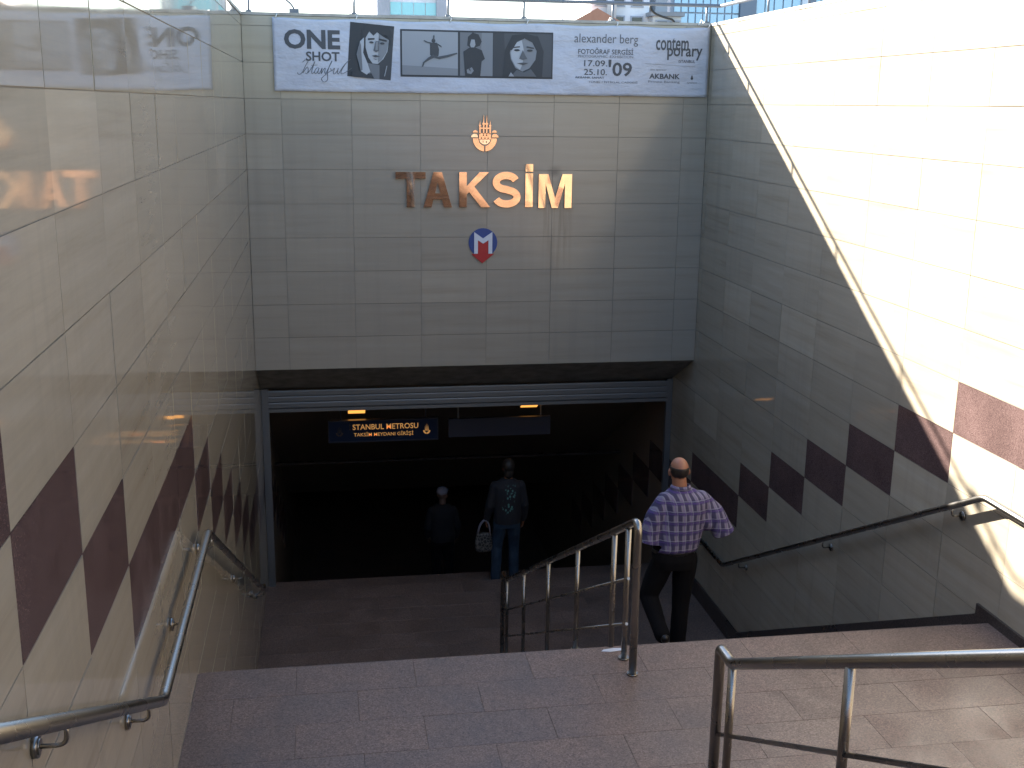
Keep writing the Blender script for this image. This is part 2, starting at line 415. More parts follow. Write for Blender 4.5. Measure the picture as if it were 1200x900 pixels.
# ------------------------------------------------------------------ balustrades in the middle of the stairs
XM = 1.885
def collar(bm, x, y, z): disc(bm, (x, y, z), (0, 0, 1), .036, .012, 20)
t = thing('balustrade', 'steel balustrade with two end posts dividing the lower flight, beside the man', 'railing', (XM, 6.48, Z1))
def loc(*p): return (p[0]-XM, p[1]-6.48, p[2]-Z1)
sl2 = .508
def rz2(y): return -2.53-(y-6.48)*sl2
b = bm_new(); tube(b, [loc(XM, 6.48, Z1), loc(XM, 6.48, -2.515), loc(XM, 11.55, rz2(11.55)), loc(XM, 11.86, rz2(11.60)), loc(XM, 11.86, Z2)], .026, 16, .09); fin('top_rail', b, M['steel'], t)
for y in (6.70, 7.04, 8.13, 9.27, 10.5, 11.55):
    zb = floor_z(y); b = bm_new(); tube(b, [loc(XM, y, zb), loc(XM, y, rz2(y)-.01)], .0195, 12); p = fin('post', b, M['steel'], t)
    b = bm_new(); collar(b, *loc(XM, y, zb)); fin('collar', b, M['steel'], p)
for y, z in ((6.48, Z1), (11.86, Z2)):
    b = bm_new(); collar(b, *loc(XM, y, z)); fin('collar', b, M['steel'], t)
for dz in (.36, .68):
    b = bm_new(); tube(b, [loc(XM+.0, 6.66, rz2(6.66)-dz), loc(XM+.0, 11.86, rz2(11.86)-dz)], .0105, 8); fin('mid_rail', b, M['steel'], t)
t = thing('balustrade', 'steel balustrade in the right foreground ending on the upper landing', 'railing', (XM, 4.94, Z1))
def loc(*p): return (p[0]-XM, p[1]-4.94, p[2]-Z1)
def rz3(y): return -2.61+(4.77-y)*.528
b = bm_new(); tube(b, [loc(XM, 4.94, Z1), loc(XM, 4.94, -2.61), loc(XM, 4.77, -2.61), loc(XM, -1.75, rz3(-1.75))], .027, 16, .035); fin('top_rail', b, M['steel'], t)
for y in (4.765, 3.60, 2.45, 1.30, .15, -1.0, -1.72):
    zb = floor_z(y); b = bm_new(); tube(b, [loc(XM, y, zb), loc(XM, y, rz3(y)-.01)], .0205, 12); p = fin('post', b, M['steel'], t)
    b = bm_new(); collar(b, *loc(XM, y, zb)); fin('collar', b, M['steel'], p)
b = bm_new(); collar(b, 0, 0, 0); fin('collar', b, M['steel'], t)
for dz in (.385, .70):
    b = bm_new(); tube(b, [loc(XM, 4.96, rz3(4.96)-dz), loc(XM, -1.75, rz3(-1.75)-dz)], .0115, 8); fin('mid_rail', b, M['steel'], t)
# flake of white paint at the landing edge beside the posts
b = bm_new(); prism(b, [(1.76, 6.815), (1.82, 6.80), (1.92, 6.815), (1.94, 6.84), (1.85, 6.85), (1.78, 6.838)], Z1+.0005, Z1+.003, 'z'); fin('paint_patch', b, M['white'], bpy.data.objects['upper_landing'])

# ------------------------------------------------------------------ low railing on top of the parapets
t = thing('parapet_railing', 'low grey metal railing on top of the parapet walls round the stairwell', 'railing', (XL, D+.16, TOP+.034))
RZ = TOP+.034
def loc(*p): return (p[0]-XL, p[1]-D-.16, p[2]-RZ)
YR, XRr, XLr, ZR = D+.16, XR+.16, XL-.16, 1.195
b = bm_new(); tube(b, [loc(XLr, -2.3, ZR), loc(XLr, YR, ZR), loc(XRr, YR, ZR), loc(XRr, -2.3, ZR)], .021, 10, .03); fin('top_rail', b, M['paintrail'], t)
pm = None
for x, y in [(x, YR) for x in (-.80, .39, 1.48, 2.38, 3.46, 4.63)]+[(XRr, 12.35-1.09*i) for i in range(14)]+[(XLr, 12.65-1.09*i) for i in range(14)]:
    if pm is None:
        b = bm_new(); tube(b, [(0, 0, 0), (0, 0, ZR-RZ-.005)], .014, 8); pm = bpy.data.meshes.new('post'); b.to_mesh(pm); b.free(); pm.materials.append(M['paintrail'])
        b = bm_new(); box(b, -.055, .055, -.05, .05, 0, .012); box(b, -.03, .03, -.028, .028, .012, .03); pb = bpy.data.meshes.new('base_plate'); b.to_mesh(pb); b.free(); pb.materials.append(M['paintrail'])
    p = link('post', pm, None, t); p.location = loc(x, y, RZ); q = link('base_plate', pb, None, p)
t = thing('flood_lamp', 'small grey lamp box with bent arm on the parapet above the banner', 'lamp', (-.29, D+.12, TOP+.034))
b = bm_new(); box(b, -.055, .055, -.05, .05, 0, .05); fin('base_box', b, M['paintrail'], t)
b = bm_new(); tube(b, [(0, 0, .05), (-.03, .0, .10), (-.16, .02, .21), (-.24, .03, .25)], .011, 8, .04); fin('arm', b, M['paintrail'], t)
b = bm_new(); box(b, -.33, -.22, -.04, .10, .225, .27); fin('lamp_head', b, M['paintrail'], t)
t = thing('cable', 'black cable looping over the parapet behind the right end of the banner', 'cable', (4.0, D+.2, TOP+.034))
b = bm_new(); tube(b, [(-.05, .05, .24), (-.06, .03, .17), (.0, .02, .11), (.12, .02, .07), (.22, .02, .05), (.26, .02, .0)], .014, 8, .05); fin('cable_run', b, M['black'], t)

# ------------------------------------------------------------------ lettering helper
def text_bm(s, bold=0, shear=0, font_scale=1):
    c = bpy.data.curves.new('lettering', 'FONT'); c.body = s; c.offset = bold; c.shear = shear; c.resolution_u = 3
    o = bpy.data.objects.new('lettering', c); COL.objects.link(o)
    me = bpy.data.meshes.new_from_object(o.evaluated_get(bpy.context.evaluated_depsgraph_get()))
    bpy.data.objects.remove(o); bpy.data.curves.remove(c)
    v = [p.co.copy() for p in me.vertices]; f = [tuple(p.vertices) for p in me.polygons]; bpy.data.meshes.remove(me)
    x0, x1 = min(p.x for p in v), max(p.x for p in v); y0, y1 = min(p.y for p in v), max(p.y for p in v)
    return [((p.x-x0)/(x1-x0), (p.y-y0)/(y1-y0)) for p in v], f
def put_text(name, s, x0, x1, z0, z1, yf, m, parent, bold=0, shear=0, skew=0):
    """lettering stretched to the box x0..x1, z0..z1, lying on the surface y = yf(x, z), facing -y"""
    v, f = text_bm(s, bold, shear); me = bpy.data.meshes.new(name)
    P = []
    for a, c in v:
        x = x0+(x1-x0)*a; z = z0+(z1-z0)*c+skew*a; P.append((x, yf(x, z), z))
    me.from_pydata(P, [], f); o = link(name, me, m, parent); return o

# ------------------------------------------------------------------ banner
ink = {v: mat('ink_%03d' % v, ((v*.90+22)/1000*.95, (v*.90+24)/1000, (v*.90+27)/1000*1.08), .6) for v in (18, 35, 60, 100, 160, 230, 330, 450)}  # glare put into the ink colours: blacks lifted towards grey
mb = mat('banner_cloth', (.70, .71, .75), .75); k = NB(mb)
k.l(k.ramp(k.noise(k.pos((1.5, 1, 3), 1), 1, 5), [(.3, (.47, .49, .56)), (.7, (.58, .60, .66))]), k.b.inputs['Base Color'])
k.bump(k.noise(k.pos((2.2, 1, 4.5), 1), 1, 4), .8, .06)
ban = thing('banner', 'long white exhibition banner with photographs and lettering hung across the wall top', 'banner', (2.045, D-.02, .53))
BX0, BX1, BZ0, BZ1 = -.535, 4.615, .118, .925
def bw(x, z):
    y = .007*math.sin(2.3*x+.6)+.0045*math.sin(5.3*x+3.1*z)
    d = (x-2.75)*.62+(z-.48)*.78; y += .012*math.exp(-(d/.045)**2)*(1 if x > 2.5 and z < .5 else 0)*min(1, max(0, (x-2.5)*4))*min(1, max(0, (.5-z)*6))
    return D-.036-y
def bl(x, z, off=0): return (x-2.045, bw(x, z)-off-(D-.02), z-.53)
b = bm_new(); NX, NZ = 150, 24; g = []
for j in range(NZ+1):
    z = BZ0+(BZ1-BZ0)*j/NZ
    g.append([])
    for i in range(NX+1):
        x = BX0+(BX1-BX0)*i/NX; sag = (.016*math.sin(i/NX*math.pi*5)**2)*(j/NZ)**2
        zz = z-sag + (.018*(1-i/NX) if False else 0)
        g[-1].append(b.verts.new(bl(x, zz)))
for j in range(NZ):
    for i in range(NX): b.faces.new((g[j][i], g[j][i+1], g[j+1][i+1], g[j+1][i])).smooth = True
cl = fin('cloth', b, mb, ban)
md = cl.modifiers.new('thickness', 'SOLIDIFY'); md.thickness = .002; md.offset = -1
def bprint(name, *a):
    """polys: list of (ink, [(x, z), ...]) drawn one above the other; one flat print"""
    polys = a[-1]; lift = .0012 if len(a) > 1 else 0
    b = bm_new(); mats = []
    for n_, (v, pts) in enumerate(polys):
        if ink[v] not in mats: mats.append(ink[v])
        xs_, zs_ = [p[0] for p in pts], [p[1] for p in pts]
        f = b.faces.new([b.verts.new((p[0], -.0035-lift-.0012*n_, p[1])) for p in pts]); f.material_index = mats.index(ink[v])
    bmesh.ops.triangulate(b, faces=list(b.faces))
    for _ in range(5):
        e = [q for q in b.edges if q.calc_length() > .05]
        if e: bmesh.ops.subdivide_edges(b, edges=e, cuts=1)
    bmesh.ops.triangulate(b, faces=list(b.faces))
    for q in b.verts: x, o, z = q.co; q.co = bl(x, z, -o)
    bmesh.ops.recalc_face_normals(b, faces=list(b.faces))
    return fin(name, b, mats, ban)
def btext(s, x0, x1, z0, z1, v, bold=0, shear=0, skew=0):
    o = put_text('lettering', s, x0, x1, z0, z1, lambda x, z: bw(x, z)-.004, ink[v], ban, bold, shear, skew)
    for q in o.data.vertices: q.co = Vector(q.co)-Vector((2.045, D-.02, .53))
    return o
btext('ONE', -.41, .22, .585, .80, 60, .035); btext('SHOT', -.17, .21, .455, .56, 60, .022)
# handwritten city name: one pen stroke per letter
def pen(name, pts, w=.0075):
    P = [Vector((-.245+p[0]*.070+p[1]*.012, .315+p[1]*.078)) for p in pts]; Q = []
    for i in range(len(P)-1):
        a, b_, c, d = P[max(0, i-1)], P[i], P[i+1], P[min(len(P)-1, i+2)]
        for t in [q/5 for q in range(5)]: Q.append(.5*((2*b_)+(c-a)*t+(2*a-5*b_+4*c-d)*t*t+(3*b_-a-3*c+d)*t**3))
    Q.append(P[-1]); b = bm_new(); V = []
    for i, p in enumerate(Q):
        d = (Q[min(i+1, len(Q)-1)]-Q[max(0, i-1)]).normalized(); n_ = Vector((-d.y, d.x))*w*.5*(.55+.45*abs(d.y))
        V.append([b.verts.new(bl(p.x+n_.x, p.y+n_.y, .0045)), b.verts.new(bl(p.x-n_.x, p.y-n_.y, .0045))])
    for u_, v_ in zip(V, V[1:]): b.faces.new((u_[0], u_[1], v_[1], v_[0]))
    fin(name, b, ink[100], ban)
for st in ([(.2, 1.6), (.7, 1.95), (1.1, 1.8), (.8, 1.2), (.4, .2), (-.1, -.15), (-.4, .15)], [(.5, .1), (1.1, .95), (1.3, .4), (1.15, 0), (.85, .1)], [(1.3, .1), (1.9, 1.0), (2.2, 1.75), (1.9, .5), (2.0, .0), (2.3, .25)], [(1.7, 1.15), (2.2, 1.2), (2.7, 1.25)],
    [(2.9, .85), (2.6, .8), (2.35, .3), (2.55, 0), (2.9, .4), (3.0, .85), (2.9, .2), (3.1, .0), (3.3, .3)], [(3.3, .3), (3.5, .85), (3.45, .0), (3.75, .6), (4.0, .85), (4.0, .2), (4.2, .0)],
    [(4.2, .1), (4.7, 1.2), (4.95, 1.9), (4.65, 1.2), (4.45, .2), (4.6, -.8), (4.1, -1.15), (3.6, -.7), (4.3, .0), (5.0, .5), (4.8, .8)], [(5.1, .4), (5.5, .85), (5.4, .2), (5.6, .0), (6.0, .5), (6.1, .85), (6.05, .2), (6.25, .0)],
    [(6.25, .0), (7.0, 1.3), (7.9, 2.1), (7.3, 1.6), (6.7, .6), (6.7, .05), (7.3, .25), (8.3, .9)]): pen('lettering', st)
def quad(c, pts, w, h, ang=0):
    ca, sa = math.cos(ang), math.sin(ang)
    return [(c[0]+(p[0]-.5)*w*ca-(p[1]-.5)*h*sa, c[1]+(p[0]-.5)*w*sa+(p[1]-.5)*h*ca) for p in pts]
def ell(cx, cy, rx, ry, n=14, a0=0, a1=360): return [(cx+rx*math.cos(R(a0+(a1-a0)*i/n)), cy+ry*math.sin(R(a0+(a1-a0)*i/n))) for i in range(n if a1-a0 == 360 else n+1)]
sq = [(0, 0), (1, 0), (1, 1), (0, 1)]
C1 = ((.565, .575), .50, .60, R(-4.5))
def q1(p): return quad(C1[0], p, C1[1], C1[2], C1[3])
bprint('photo_portrait', [(18, q1(sq)), (35, q1([(.55, 0), (1, 0), (1, .95), (.8, .98), (.75, .4)])),
    (160, q1([(.44, .28), (.72, .26), (.74, .0), (.52, .0)])),
    (450, q1([(.36, .80), (.40, .92), (.60, .96), (.84, .92), (.90, .72), (.88, .52), (.80, .38), (.68, .28), (.56, .28), (.46, .38), (.38, .56)])),
    (230, q1([(.66, .92), (.84, .90), (.90, .70), (.86, .50), (.76, .36), (.68, .30), (.70, .55), (.72, .75)])),
    (18, q1([(.30, .62), (.27, .85), (.38, .98), (.62, 1.0), (.88, .98), (.96, .86), (.94, .62), (.90, .74), (.84, .84), (.74, .80), (.62, .86), (.54, .79), (.44, .86), (.38, .76)])),
    (18, q1([(.42, .70), (.57, .72), (.57, .75), (.42, .735)])), (18, q1([(.67, .72), (.85, .70), (.85, .735), (.67, .75)])),
    (35, q1(ell(.505, .665, .05, .020))), (35, q1(ell(.755, .665, .052, .020))),
    (100, q1([(.60, .70), (.66, .70), (.69, .52), (.62, .49), (.56, .52)])), (230, q1([(.605, .69), (.65, .69), (.66, .54), (.605, .53)])),
    (60, q1([(.53, .42), (.62, .445), (.72, .42), (.62, .395)])), (100, q1([(.56, .37), (.68, .37), (.62, .355)])),
    (450, q1([(.18, .42), (.24, .66), (.33, .74), (.34, .60), (.33, .46), (.44, .28), (.52, .12), (.44, .06), (.30, .12)])),
    (160, q1([(.18, .42), (.24, .66), (.27, .60), (.25, .40), (.34, .14), (.30, .12)])),
    (18, q1([(.10, 0), (.10, .10), (.30, .12), (.46, .05), (.54, .10), (.62, .0)])), (330, q1([(.84, .06), (.88, .26), (.90, .26), (.86, .06)]))])
bprint('photo_frame', [(18, [(.905, .30), (2.70, .30), (2.70, .828), (.905, .828)])][:1] and [(18, [(.905, .30), (2.70, .30), (2.70, .828), (.905, .828)])])
def pq(x0, x1):
    return lambda pts: [(x0+(x1-x0)*p[0], .322+(.808-.322)*p[1]) for p in pts]
q = pq(.925, 1.575)
bprint('photo_dancer', 1, [(230, q(sq)), (330, q([(.0, .0), (1, .0), (1, 1), (0, 1)])), (230, q([(0, 0), (1, 0), (1, .16), (0, .22)])),
    (35, q(ell(.56, .79, .035, .05))), (35, q([(.50, .74), (.62, .75), (.66, .60), (.65, .45), (.58, .40), (.50, .46), (.53, .60)])),
    (60, q([(.50, .72), (.42, .75), (.38, .79), (.40, .80), (.46, .765), (.53, .75)])), (60, q([(.55, .80), (.555, .90), (.57, .93), (.58, .90), (.575, .80)])),
    (60, q([(.62, .74), (.70, .68), (.71, .64), (.69, .655), (.61, .71)])),
    (60, q([(.56, .48), (.60, .42), (.50, .36), (.40, .28), (.375, .20), (.35, .18), (.37, .29), (.46, .40)])),
    (60, q([(.60, .46), (.64, .43), (.80, .47), (.98, .53), (.99, .50), (.82, .42), (.66, .37), (.58, .40)]))])
q = pq(1.60, 1.985)
bprint('photo_woman', 1, [(160, q(sq)), (230, q([(.62, 0), (1, 0), (1, 1), (.66, 1)])),
    (18, q([(.22, .70), (.24, .90), (.38, 1.0), (.56, .96), (.66, .80), (.60, .70), (.46, .66), (.30, .66)])), (330, q([(.30, .72), (.34, .84), (.44, .84), (.47, .72), (.40, .62), (.34, .64)])),
    (18, q([(.10, .56), (.30, .66), (.46, .66), (.66, .60), (.76, .40), (.66, .34), (.62, .0), (.16, .0), (.20, .30)])),
    (230, q([(.20, .14), (.36, .20), (.42, .12), (.34, .04), (.22, .06)])), (60, q([(.26, .14), (.30, .20), (.33, .10)]))])
q = pq(1.99, 2.685)
bprint('photo_face', 1, [(60, q(sq)), (35, q([(0, 0), (.22, 0), (.18, 1), (0, 1)])), (60, q([(.62, .0), (1, 0), (1, 1), (.74, 1), (.80, .5)])),
    (18, q([(.16, .0), (.20, .62), (.32, .96), (.55, 1.0), (.76, .94), (.86, .60), (.84, 0)])),
    (230, q([(.28, .56), (.34, .82), (.50, .90), (.66, .84), (.74, .60), (.72, .40), (.62, .20), (.50, .12), (.38, .20), (.30, .40)])),
    (450, q([(.30, .56), (.36, .80), (.48, .86), (.52, .60), (.50, .30), (.46, .16), (.38, .24), (.31, .42)])),
    (18, q([(.26, .60), (.34, .92), (.50, .98), (.52, .88), (.40, .80), (.32, .62)])), (18, q([(.52, .96), (.70, .92), (.80, .60), (.74, .60), (.66, .80), (.54, .88)])),
    (35, q([(.33, .66), (.45, .68), (.45, .71), (.34, .69)])), (35, q([(.56, .68), (.69, .65), (.69, .68), (.57, .71)])),
    (18, q(ell(.40, .615, .05, .025))), (18, q(ell(.62, .61, .05, .025))), (100, q([(.50, .62), (.55, .48), (.58, .42), (.50, .39), (.44, .42)])), (60, q([(.40, .31), (.50, .33), (.60, .32), (.51, .27)])),
    (100, q([(.30, .0), (.40, .16), (.52, .10), (.64, .18), (.74, .0)])), (330, q([(.26, .0), (.30, .10), (.36, .0)]))])
btext('alexander berg', 2.955, 3.73, .69, .825, 100, -.004); btext('FOTOĞRAF SERGİSİ', 3.005, 3.675, .595, .67, 60, .008)
btext('PHOTOGRAPHIC', 3.005, 3.36, .555, .585, 160, 0); btext('EXHIBITION', 3.39, 3.675, .555, .585, 160, 0)
btext('17.09.', 3.08, 3.36, .455, .525, 60, .008); btext('25.10.', 3.08, 3.36, .355, .425, 60, .008); btext("'", 3.375, 3.41, .45, .535, 60, .03); btext('09', 3.425, 3.665, .345, .505, 60, .02)
btext('AKBANK SANAT', 2.97, 3.33, .315, .338, 60, .02); btext('TÜNEL / İSTİKLAL CADDESİ', 3.14, 3.74, .265, .292, 100, .006)
btext('contem', 3.955, 4.36, .655, .80, 60, .016); btext('porary', 4.10, 4.535, .545, .685, 60, .016); btext('ISTANBUL', 4.245, 4.45, .515, .55, 60, .01)
btext('ana sponsor', 3.895, 4.10, .415, .435, 160); btext('AKBANK', 3.885, 4.27, .325, .385, 60, .026); btext('Private Banking', 3.875, 4.27, .27, .305, 160)
btext('sponsor', 4.36, 4.49, .27, .29, 160); bprint('small_mark', [(60, ell(4.42, .335, .016, .016)), (60, [(4.408, .35), (4.432, .35), (4.42, .378)])])
bprint('rule', [(160, [(3.83, .497), (4.45, .470), (4.45, .473), (3.83, .500)])])
for x in (-.50, .40, 1.48, 2.38, 3.46, 4.59):
    b = bm_new(); tube(b, [bl(x, BZ1-.01), (x-2.045+.02, -.02, BZ1-.53+.03), (x-2.045+.01, .10, BZ1-.53+.055), (x-2.045, .19, BZ1-.53+.07)], .006, 6, .02)
    if x > 3: tube(b, [(x-2.045, .16, BZ1-.53+.075), (x-2.045-.05, .10, BZ1-.53+.10), (x-2.045-.09, .02, BZ1-.53+.05), (x-2.045-.12, .0, BZ1-.53+.03)], .007, 6, .03)
    fin('cord', b, M['cord'], ban)

# ------------------------------------------------------------------ brass station name
nm = thing('station_name', 'raised brass letters reading TAKSİM, mirror-like, the first two dark', 'sign', (.835, D, -1.205))
YL0, YL1 = -.034, .0
def letter(polys):
    b = bm_new()
    for p in polys: prism(b, [(x-.835, z+1.205) for x, z in p], YL0, YL1, 'y')
    return b
def rot_small(o): o.rotation_euler = (random.gauss(0, R(.15)), 0, random.gauss(0, R(.15)))
z0, z1, sw = -1.205, -.79, .088
L = []
L.append([[(.835, z1), (1.19, z1), (1.19, z1-.078), (1.056, z1-.078), (1.056, z0), (.966, z0), (.966, z1-.078), (.835, z1-.078)]])
L.append([[(1.165, z0), (1.285, z1), (1.385, z1), (1.505, z0), (1.410, z0), (1.386, z0+.092), (1.284, z0+.092), (1.260, z0)]])     # A with its window below
L.append([[(1.593, z0), (1.593, z1), (1.683, z1), (1.683, z1-.165), (1.838, z1), (1.950, z1), (1.775, z0+.245), (1.968, z0), (1.858, z0), (1.712, z0+.180), (1.683, z0+.148), (1.683, z0)]])
S_ = []; cx, zm = 2.165, (z0+z1)/2
for i in range(19): a = R(18+i*(270-18)/18); S_.append((cx-.003+.122*math.cos(a), zm+.088+.082*math.sin(a)*1.0))
for i in range(1, 19): a = R(90-i*(90+162)/18); S_.append((cx+.003+.130*math.cos(a), zm-.088+.082*math.sin(a)))
S_[18] = (cx, zm+.004)
lo_, hi_ = [], []
for i, p in enumerate(S_):
    a, c = Vector(S_[max(0, i-1)]), Vector(S_[min(len(S_)-1, i+1)]); d = (c-a).normalized(); n_ = Vector((-d.y, d.x))*.043
    lo_.append((p[0]+n_.x, p[1]+n_.y)); hi_.append((p[0]-n_.x, p[1]-n_.y))
L.append([lo_+hi_[::-1]])
L.append([[(2.398, z0), (2.398, z1-.012), (2.490, z1-.012), (2.490, z0)], [(2.398, z1+.008), (2.398, z1+.098), (2.490, z1+.098), (2.490, z1+.008)]])
L.append([[(2.560, z0-.01), (2.560, z1-.02), (2.678, z1-.02), (2.765, z0+.105), (2.852, z1-.02), (2.970, z1-.02), (2.970, z0-.01), (2.885, z0-.01), (2.885, z0+.285), (2.803, z0-.01), (2.727, z0-.01), (2.645, z0+.285), (2.645, z0-.01)]])
for i, (ch, polys) in enumerate(zip('TAKSİM', L)):
    b = letter(polys)
    o = fin('letter', b, M['brass'], nm); rot_small(o)
    if i == 1:                                   # cut the counter of the A
        bb = bm_new(); prism(bb, [(x-.835, z+1.205) for x, z in ((1.303, z0+.165), (1.367, z0+.165), (1.335, z0+.298))], YL0-.05, YL1+.05, 'y')
        cut = fin('cutter', bb, None); md = o.modifiers.new('c', 'BOOLEAN'); md.object = cut; md.operation = 'DIFFERENCE'; cut.parent = nm
        bpy.context.view_layer.update()
        me = bpy.data.meshes.new_from_object(o.evaluated_get(bpy.context.evaluated_depsgraph_get())); o.modifiers.clear(); o.data = me
        bpy.data.objects.remove(cut)

# ------------------------------------------------------------------ city emblem and metro mark
def emblem(root, s, y0, y1, mm, mi):
    """towers over a bowl inside a split half ring with two domes each side; 1 unit = emblem height"""
    def add(name, polys, m, dy=0):
        b = bm_new()
        for p in polys: prism(b, [(x*s, z*s) for x, z in p], y0-dy, y1, 'y')
        return fin(name, b, m, root)
    U = 1/650
    def P(x, y): return ((x-428)*U, (775-y)*U)
    for x, top, sh_ in ((338, 215, 300), (405, 125, 262), (462, 125, 262), (525, 215, 300)):
        add('tower', [[P(x-13, 470), P(x-13, sh_+25), P(x-20, sh_+22), P(x-20, sh_+8), P(x-8, sh_), P(x-3, top+30), P(x, top), P(x+3, top+30), P(x+8, sh_), P(x+20, sh_+8), P(x+20, sh_+22), P(x+13, sh_+25), P(x+13, 470)]], mm)
    add('gallery', [[P(380, 300), P(380, 278), P(488, 278), P(488, 300)], [P(322, 375), P(322, 352), P(540, 352), P(540, 375)]], mm, -.002)
    add('tower_base', [[P(320, 562), P(322, 455), P(540, 455), P(542, 562)]], mm)
    tri = []
    for x, y in ((400, 500), (460, 500), (366, 550), (430, 550), (490, 550)): tri.append([P(x-17, y), P(x+17, y), P(x, y-30)])
    add('window', tri, M['black'], .002)
    add('bowl', [[P(x, y) for x, y in [(330, 568)]+[(428-98*math.cos(R(a)), 568+84*math.sin(R(a))) for a in range(15, 180, 15)]+[(526, 568)]]], mi)
    add('leaf', [[P(395, 585), P(408, 610), P(398, 622), P(386, 600)], [P(455, 590), P(470, 608), P(458, 626), P(444, 606)]], M['black'], .002)
    for sg in (-1, 1):
        o_ = [(428+sg*(12+0), 775)]+[(428+sg*220*math.sin(R(a)), 545+230*math.cos(R(a))) for a in (10, 25, 40, 55, 70, 82, 90)]
        i_ = [(428+sg*120*math.sin(R(a)), 545+133*math.cos(R(a))) for a in (90, 75, 55, 35, 18, 6)]
        add('half_ring', [[P(*p) for p in o_+i_]], mm)
        add('dome', [[P(428+sg*252, 525), P(428+sg*245, 500), P(428+sg*225, 475), P(428+sg*190, 462), P(428+sg*150, 472), P(428+sg*130, 500), P(428+sg*128, 525)]], mi if sg < 0 else mm)
        add('dome', [[P(428+sg*222, 440), P(428+sg*210, 412), P(428+sg*180, 397), P(428+sg*150, 408), P(428+sg*130, 428), P(428+sg*128, 440)]], mm)
em = thing('city_emblem', 'brass emblem of towers over a bowl and half ring, above the station name', 'emblem', (1.90, D, -.545))
emblem(em, .425, -.020, .0, M['brass'], M['brass_painted_reflection'])
ms = thing('metro_mark', 'round blue metro mark with white M and red arrow pointing down', 'sign', (1.888, D, -1.635))
u = .000693
def P(x, y): return ((x-393)*u, (440-y)*u)
b = bm_new(); disc(b, (0, 0, 0), (0, -1, 0), .175, .014, 40); fin('disc', b, M['blue'], ms)
b = bm_new(); prism(b, [P(*p) for p in ((235, 632), (235, 255), (393, 365), (555, 255), (555, 632), (488, 632), (488, 395), (393, 455), (300, 395), (300, 632))], -.026, -.013, 'y'); fin('letter_m', b, M['white'], ms)
b = bm_new(); prism(b, [P(*p) for p in ((185, 636), (303, 636), (303, 400), (393, 460), (485, 400), (485, 636), (590, 636), (380, 802))], -.021, -.0125, 'y'); fin('arrow', b, M['red'], ms)

# ------------------------------------------------------------------ hanging signs and lamps in the tunnel
sg = thing('hanging_sign', 'navy hanging sign with gold lettering ISTANBUL METROSU, reflections put in as glow, inside the entrance', 'sign', (.74, 15.6, -4.65))
boxo('board', M['navy'], sg, -.76, .76, -.03, .03, 0, .29)
b = bm_new(); box(b, -.775, .775, -.04, .04, .29, .305); box(b, -.775, .775, -.04, .04, -.015, 0); box(b, -.775, -.76, -.04, .04, 0, .29); box(b, .76, .775, -.04, .04, 0, .29); fin('frame', b, M['greypanel'], sg)
yf = lambda x, z: -.032
put_text('lettering', 'STANBUL METROSU', -.435, .49, .165, .245, yf, M['gold_painted_glint'], sg, .012); put_text('lettering', 'İ', -.485, -.46, .165, .262, yf, M['gold_painted_dim'], sg, .02)
put_text('lettering', 'TAKSİM MEYDANI GİRİŞİ', -.42, .42, .055, .135, yf, M['gold_painted_glint'], sg, .006)
for x, mm in ((-.62, M['gold_painted_dim']), (.61, M['gold_painted_glint'])):
    e = bpy.data.objects.new('emblem', None); COL.objects.link(e); e.parent = sg; e.location = (x, -.031, .075)
    bb = bm_new()
    def P(x_, y_): return (x+(x_-428)/650*.15, .075+(775-y_)/650*.15)
    for x_, tp in ((338, 225), (405, 125), (462, 125), (525, 215)): prism(bb, [P(x_-20, 560), P(x_, tp), P(x_+20, 560)], -.036, -.0305, 'y')
    for s_ in (-1, 1): prism(bb, [P(*p) for p in [(428+s_*14, 775)]+[(428+s_*220*math.sin(R(a)), 545+230*math.cos(R(a))) for a in (20, 45, 70, 90)]+[(428+s_*130*math.sin(R(a)), 545+133*math.cos(R(a))) for a in (90, 60, 30, 8)]], -.036, -.0305, 'y')
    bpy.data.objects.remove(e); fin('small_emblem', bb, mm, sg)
for x in (-.6, .6): boxo('hanger', M['greypanel'], sg, x-.008, x+.008, -.008, .008, .305, .62)
sg = thing('hanging_sign', 'blank grey hanging board beside the navy sign', 'sign', (2.405, 15.6, -4.64))
boxo('board', M['greypanel'], sg, -.74, .74, -.03, .03, 0, .27)
for x in (-.6, .6): boxo('hanger', M['shutter'], sg, x-.008, x+.008, -.008, .008, .27, .60)
ca = -math.atan(3.97/(22-14.661))
for x, y, lab in ((.37, 15.72, 'lit orange ceiling lamp above the navy sign'), (2.86, 15.66, 'lit orange ceiling lamp above the blank grey board')):
    zc = ZB-.46-(y-14.661)*3.97/(22-14.661)
    t = thing('ceiling_lamp', lab, 'lamp', (x, y, zc)); t.rotation_euler = (ca, 0, 0)
    boxo('housing', M['greypanel'], t, -.14, .14, -.20, .20, -.03, .01); boxo('diffuser', M['lamp_lit'], t, -.12, .12, -.17, .17, -.042, -.0305)

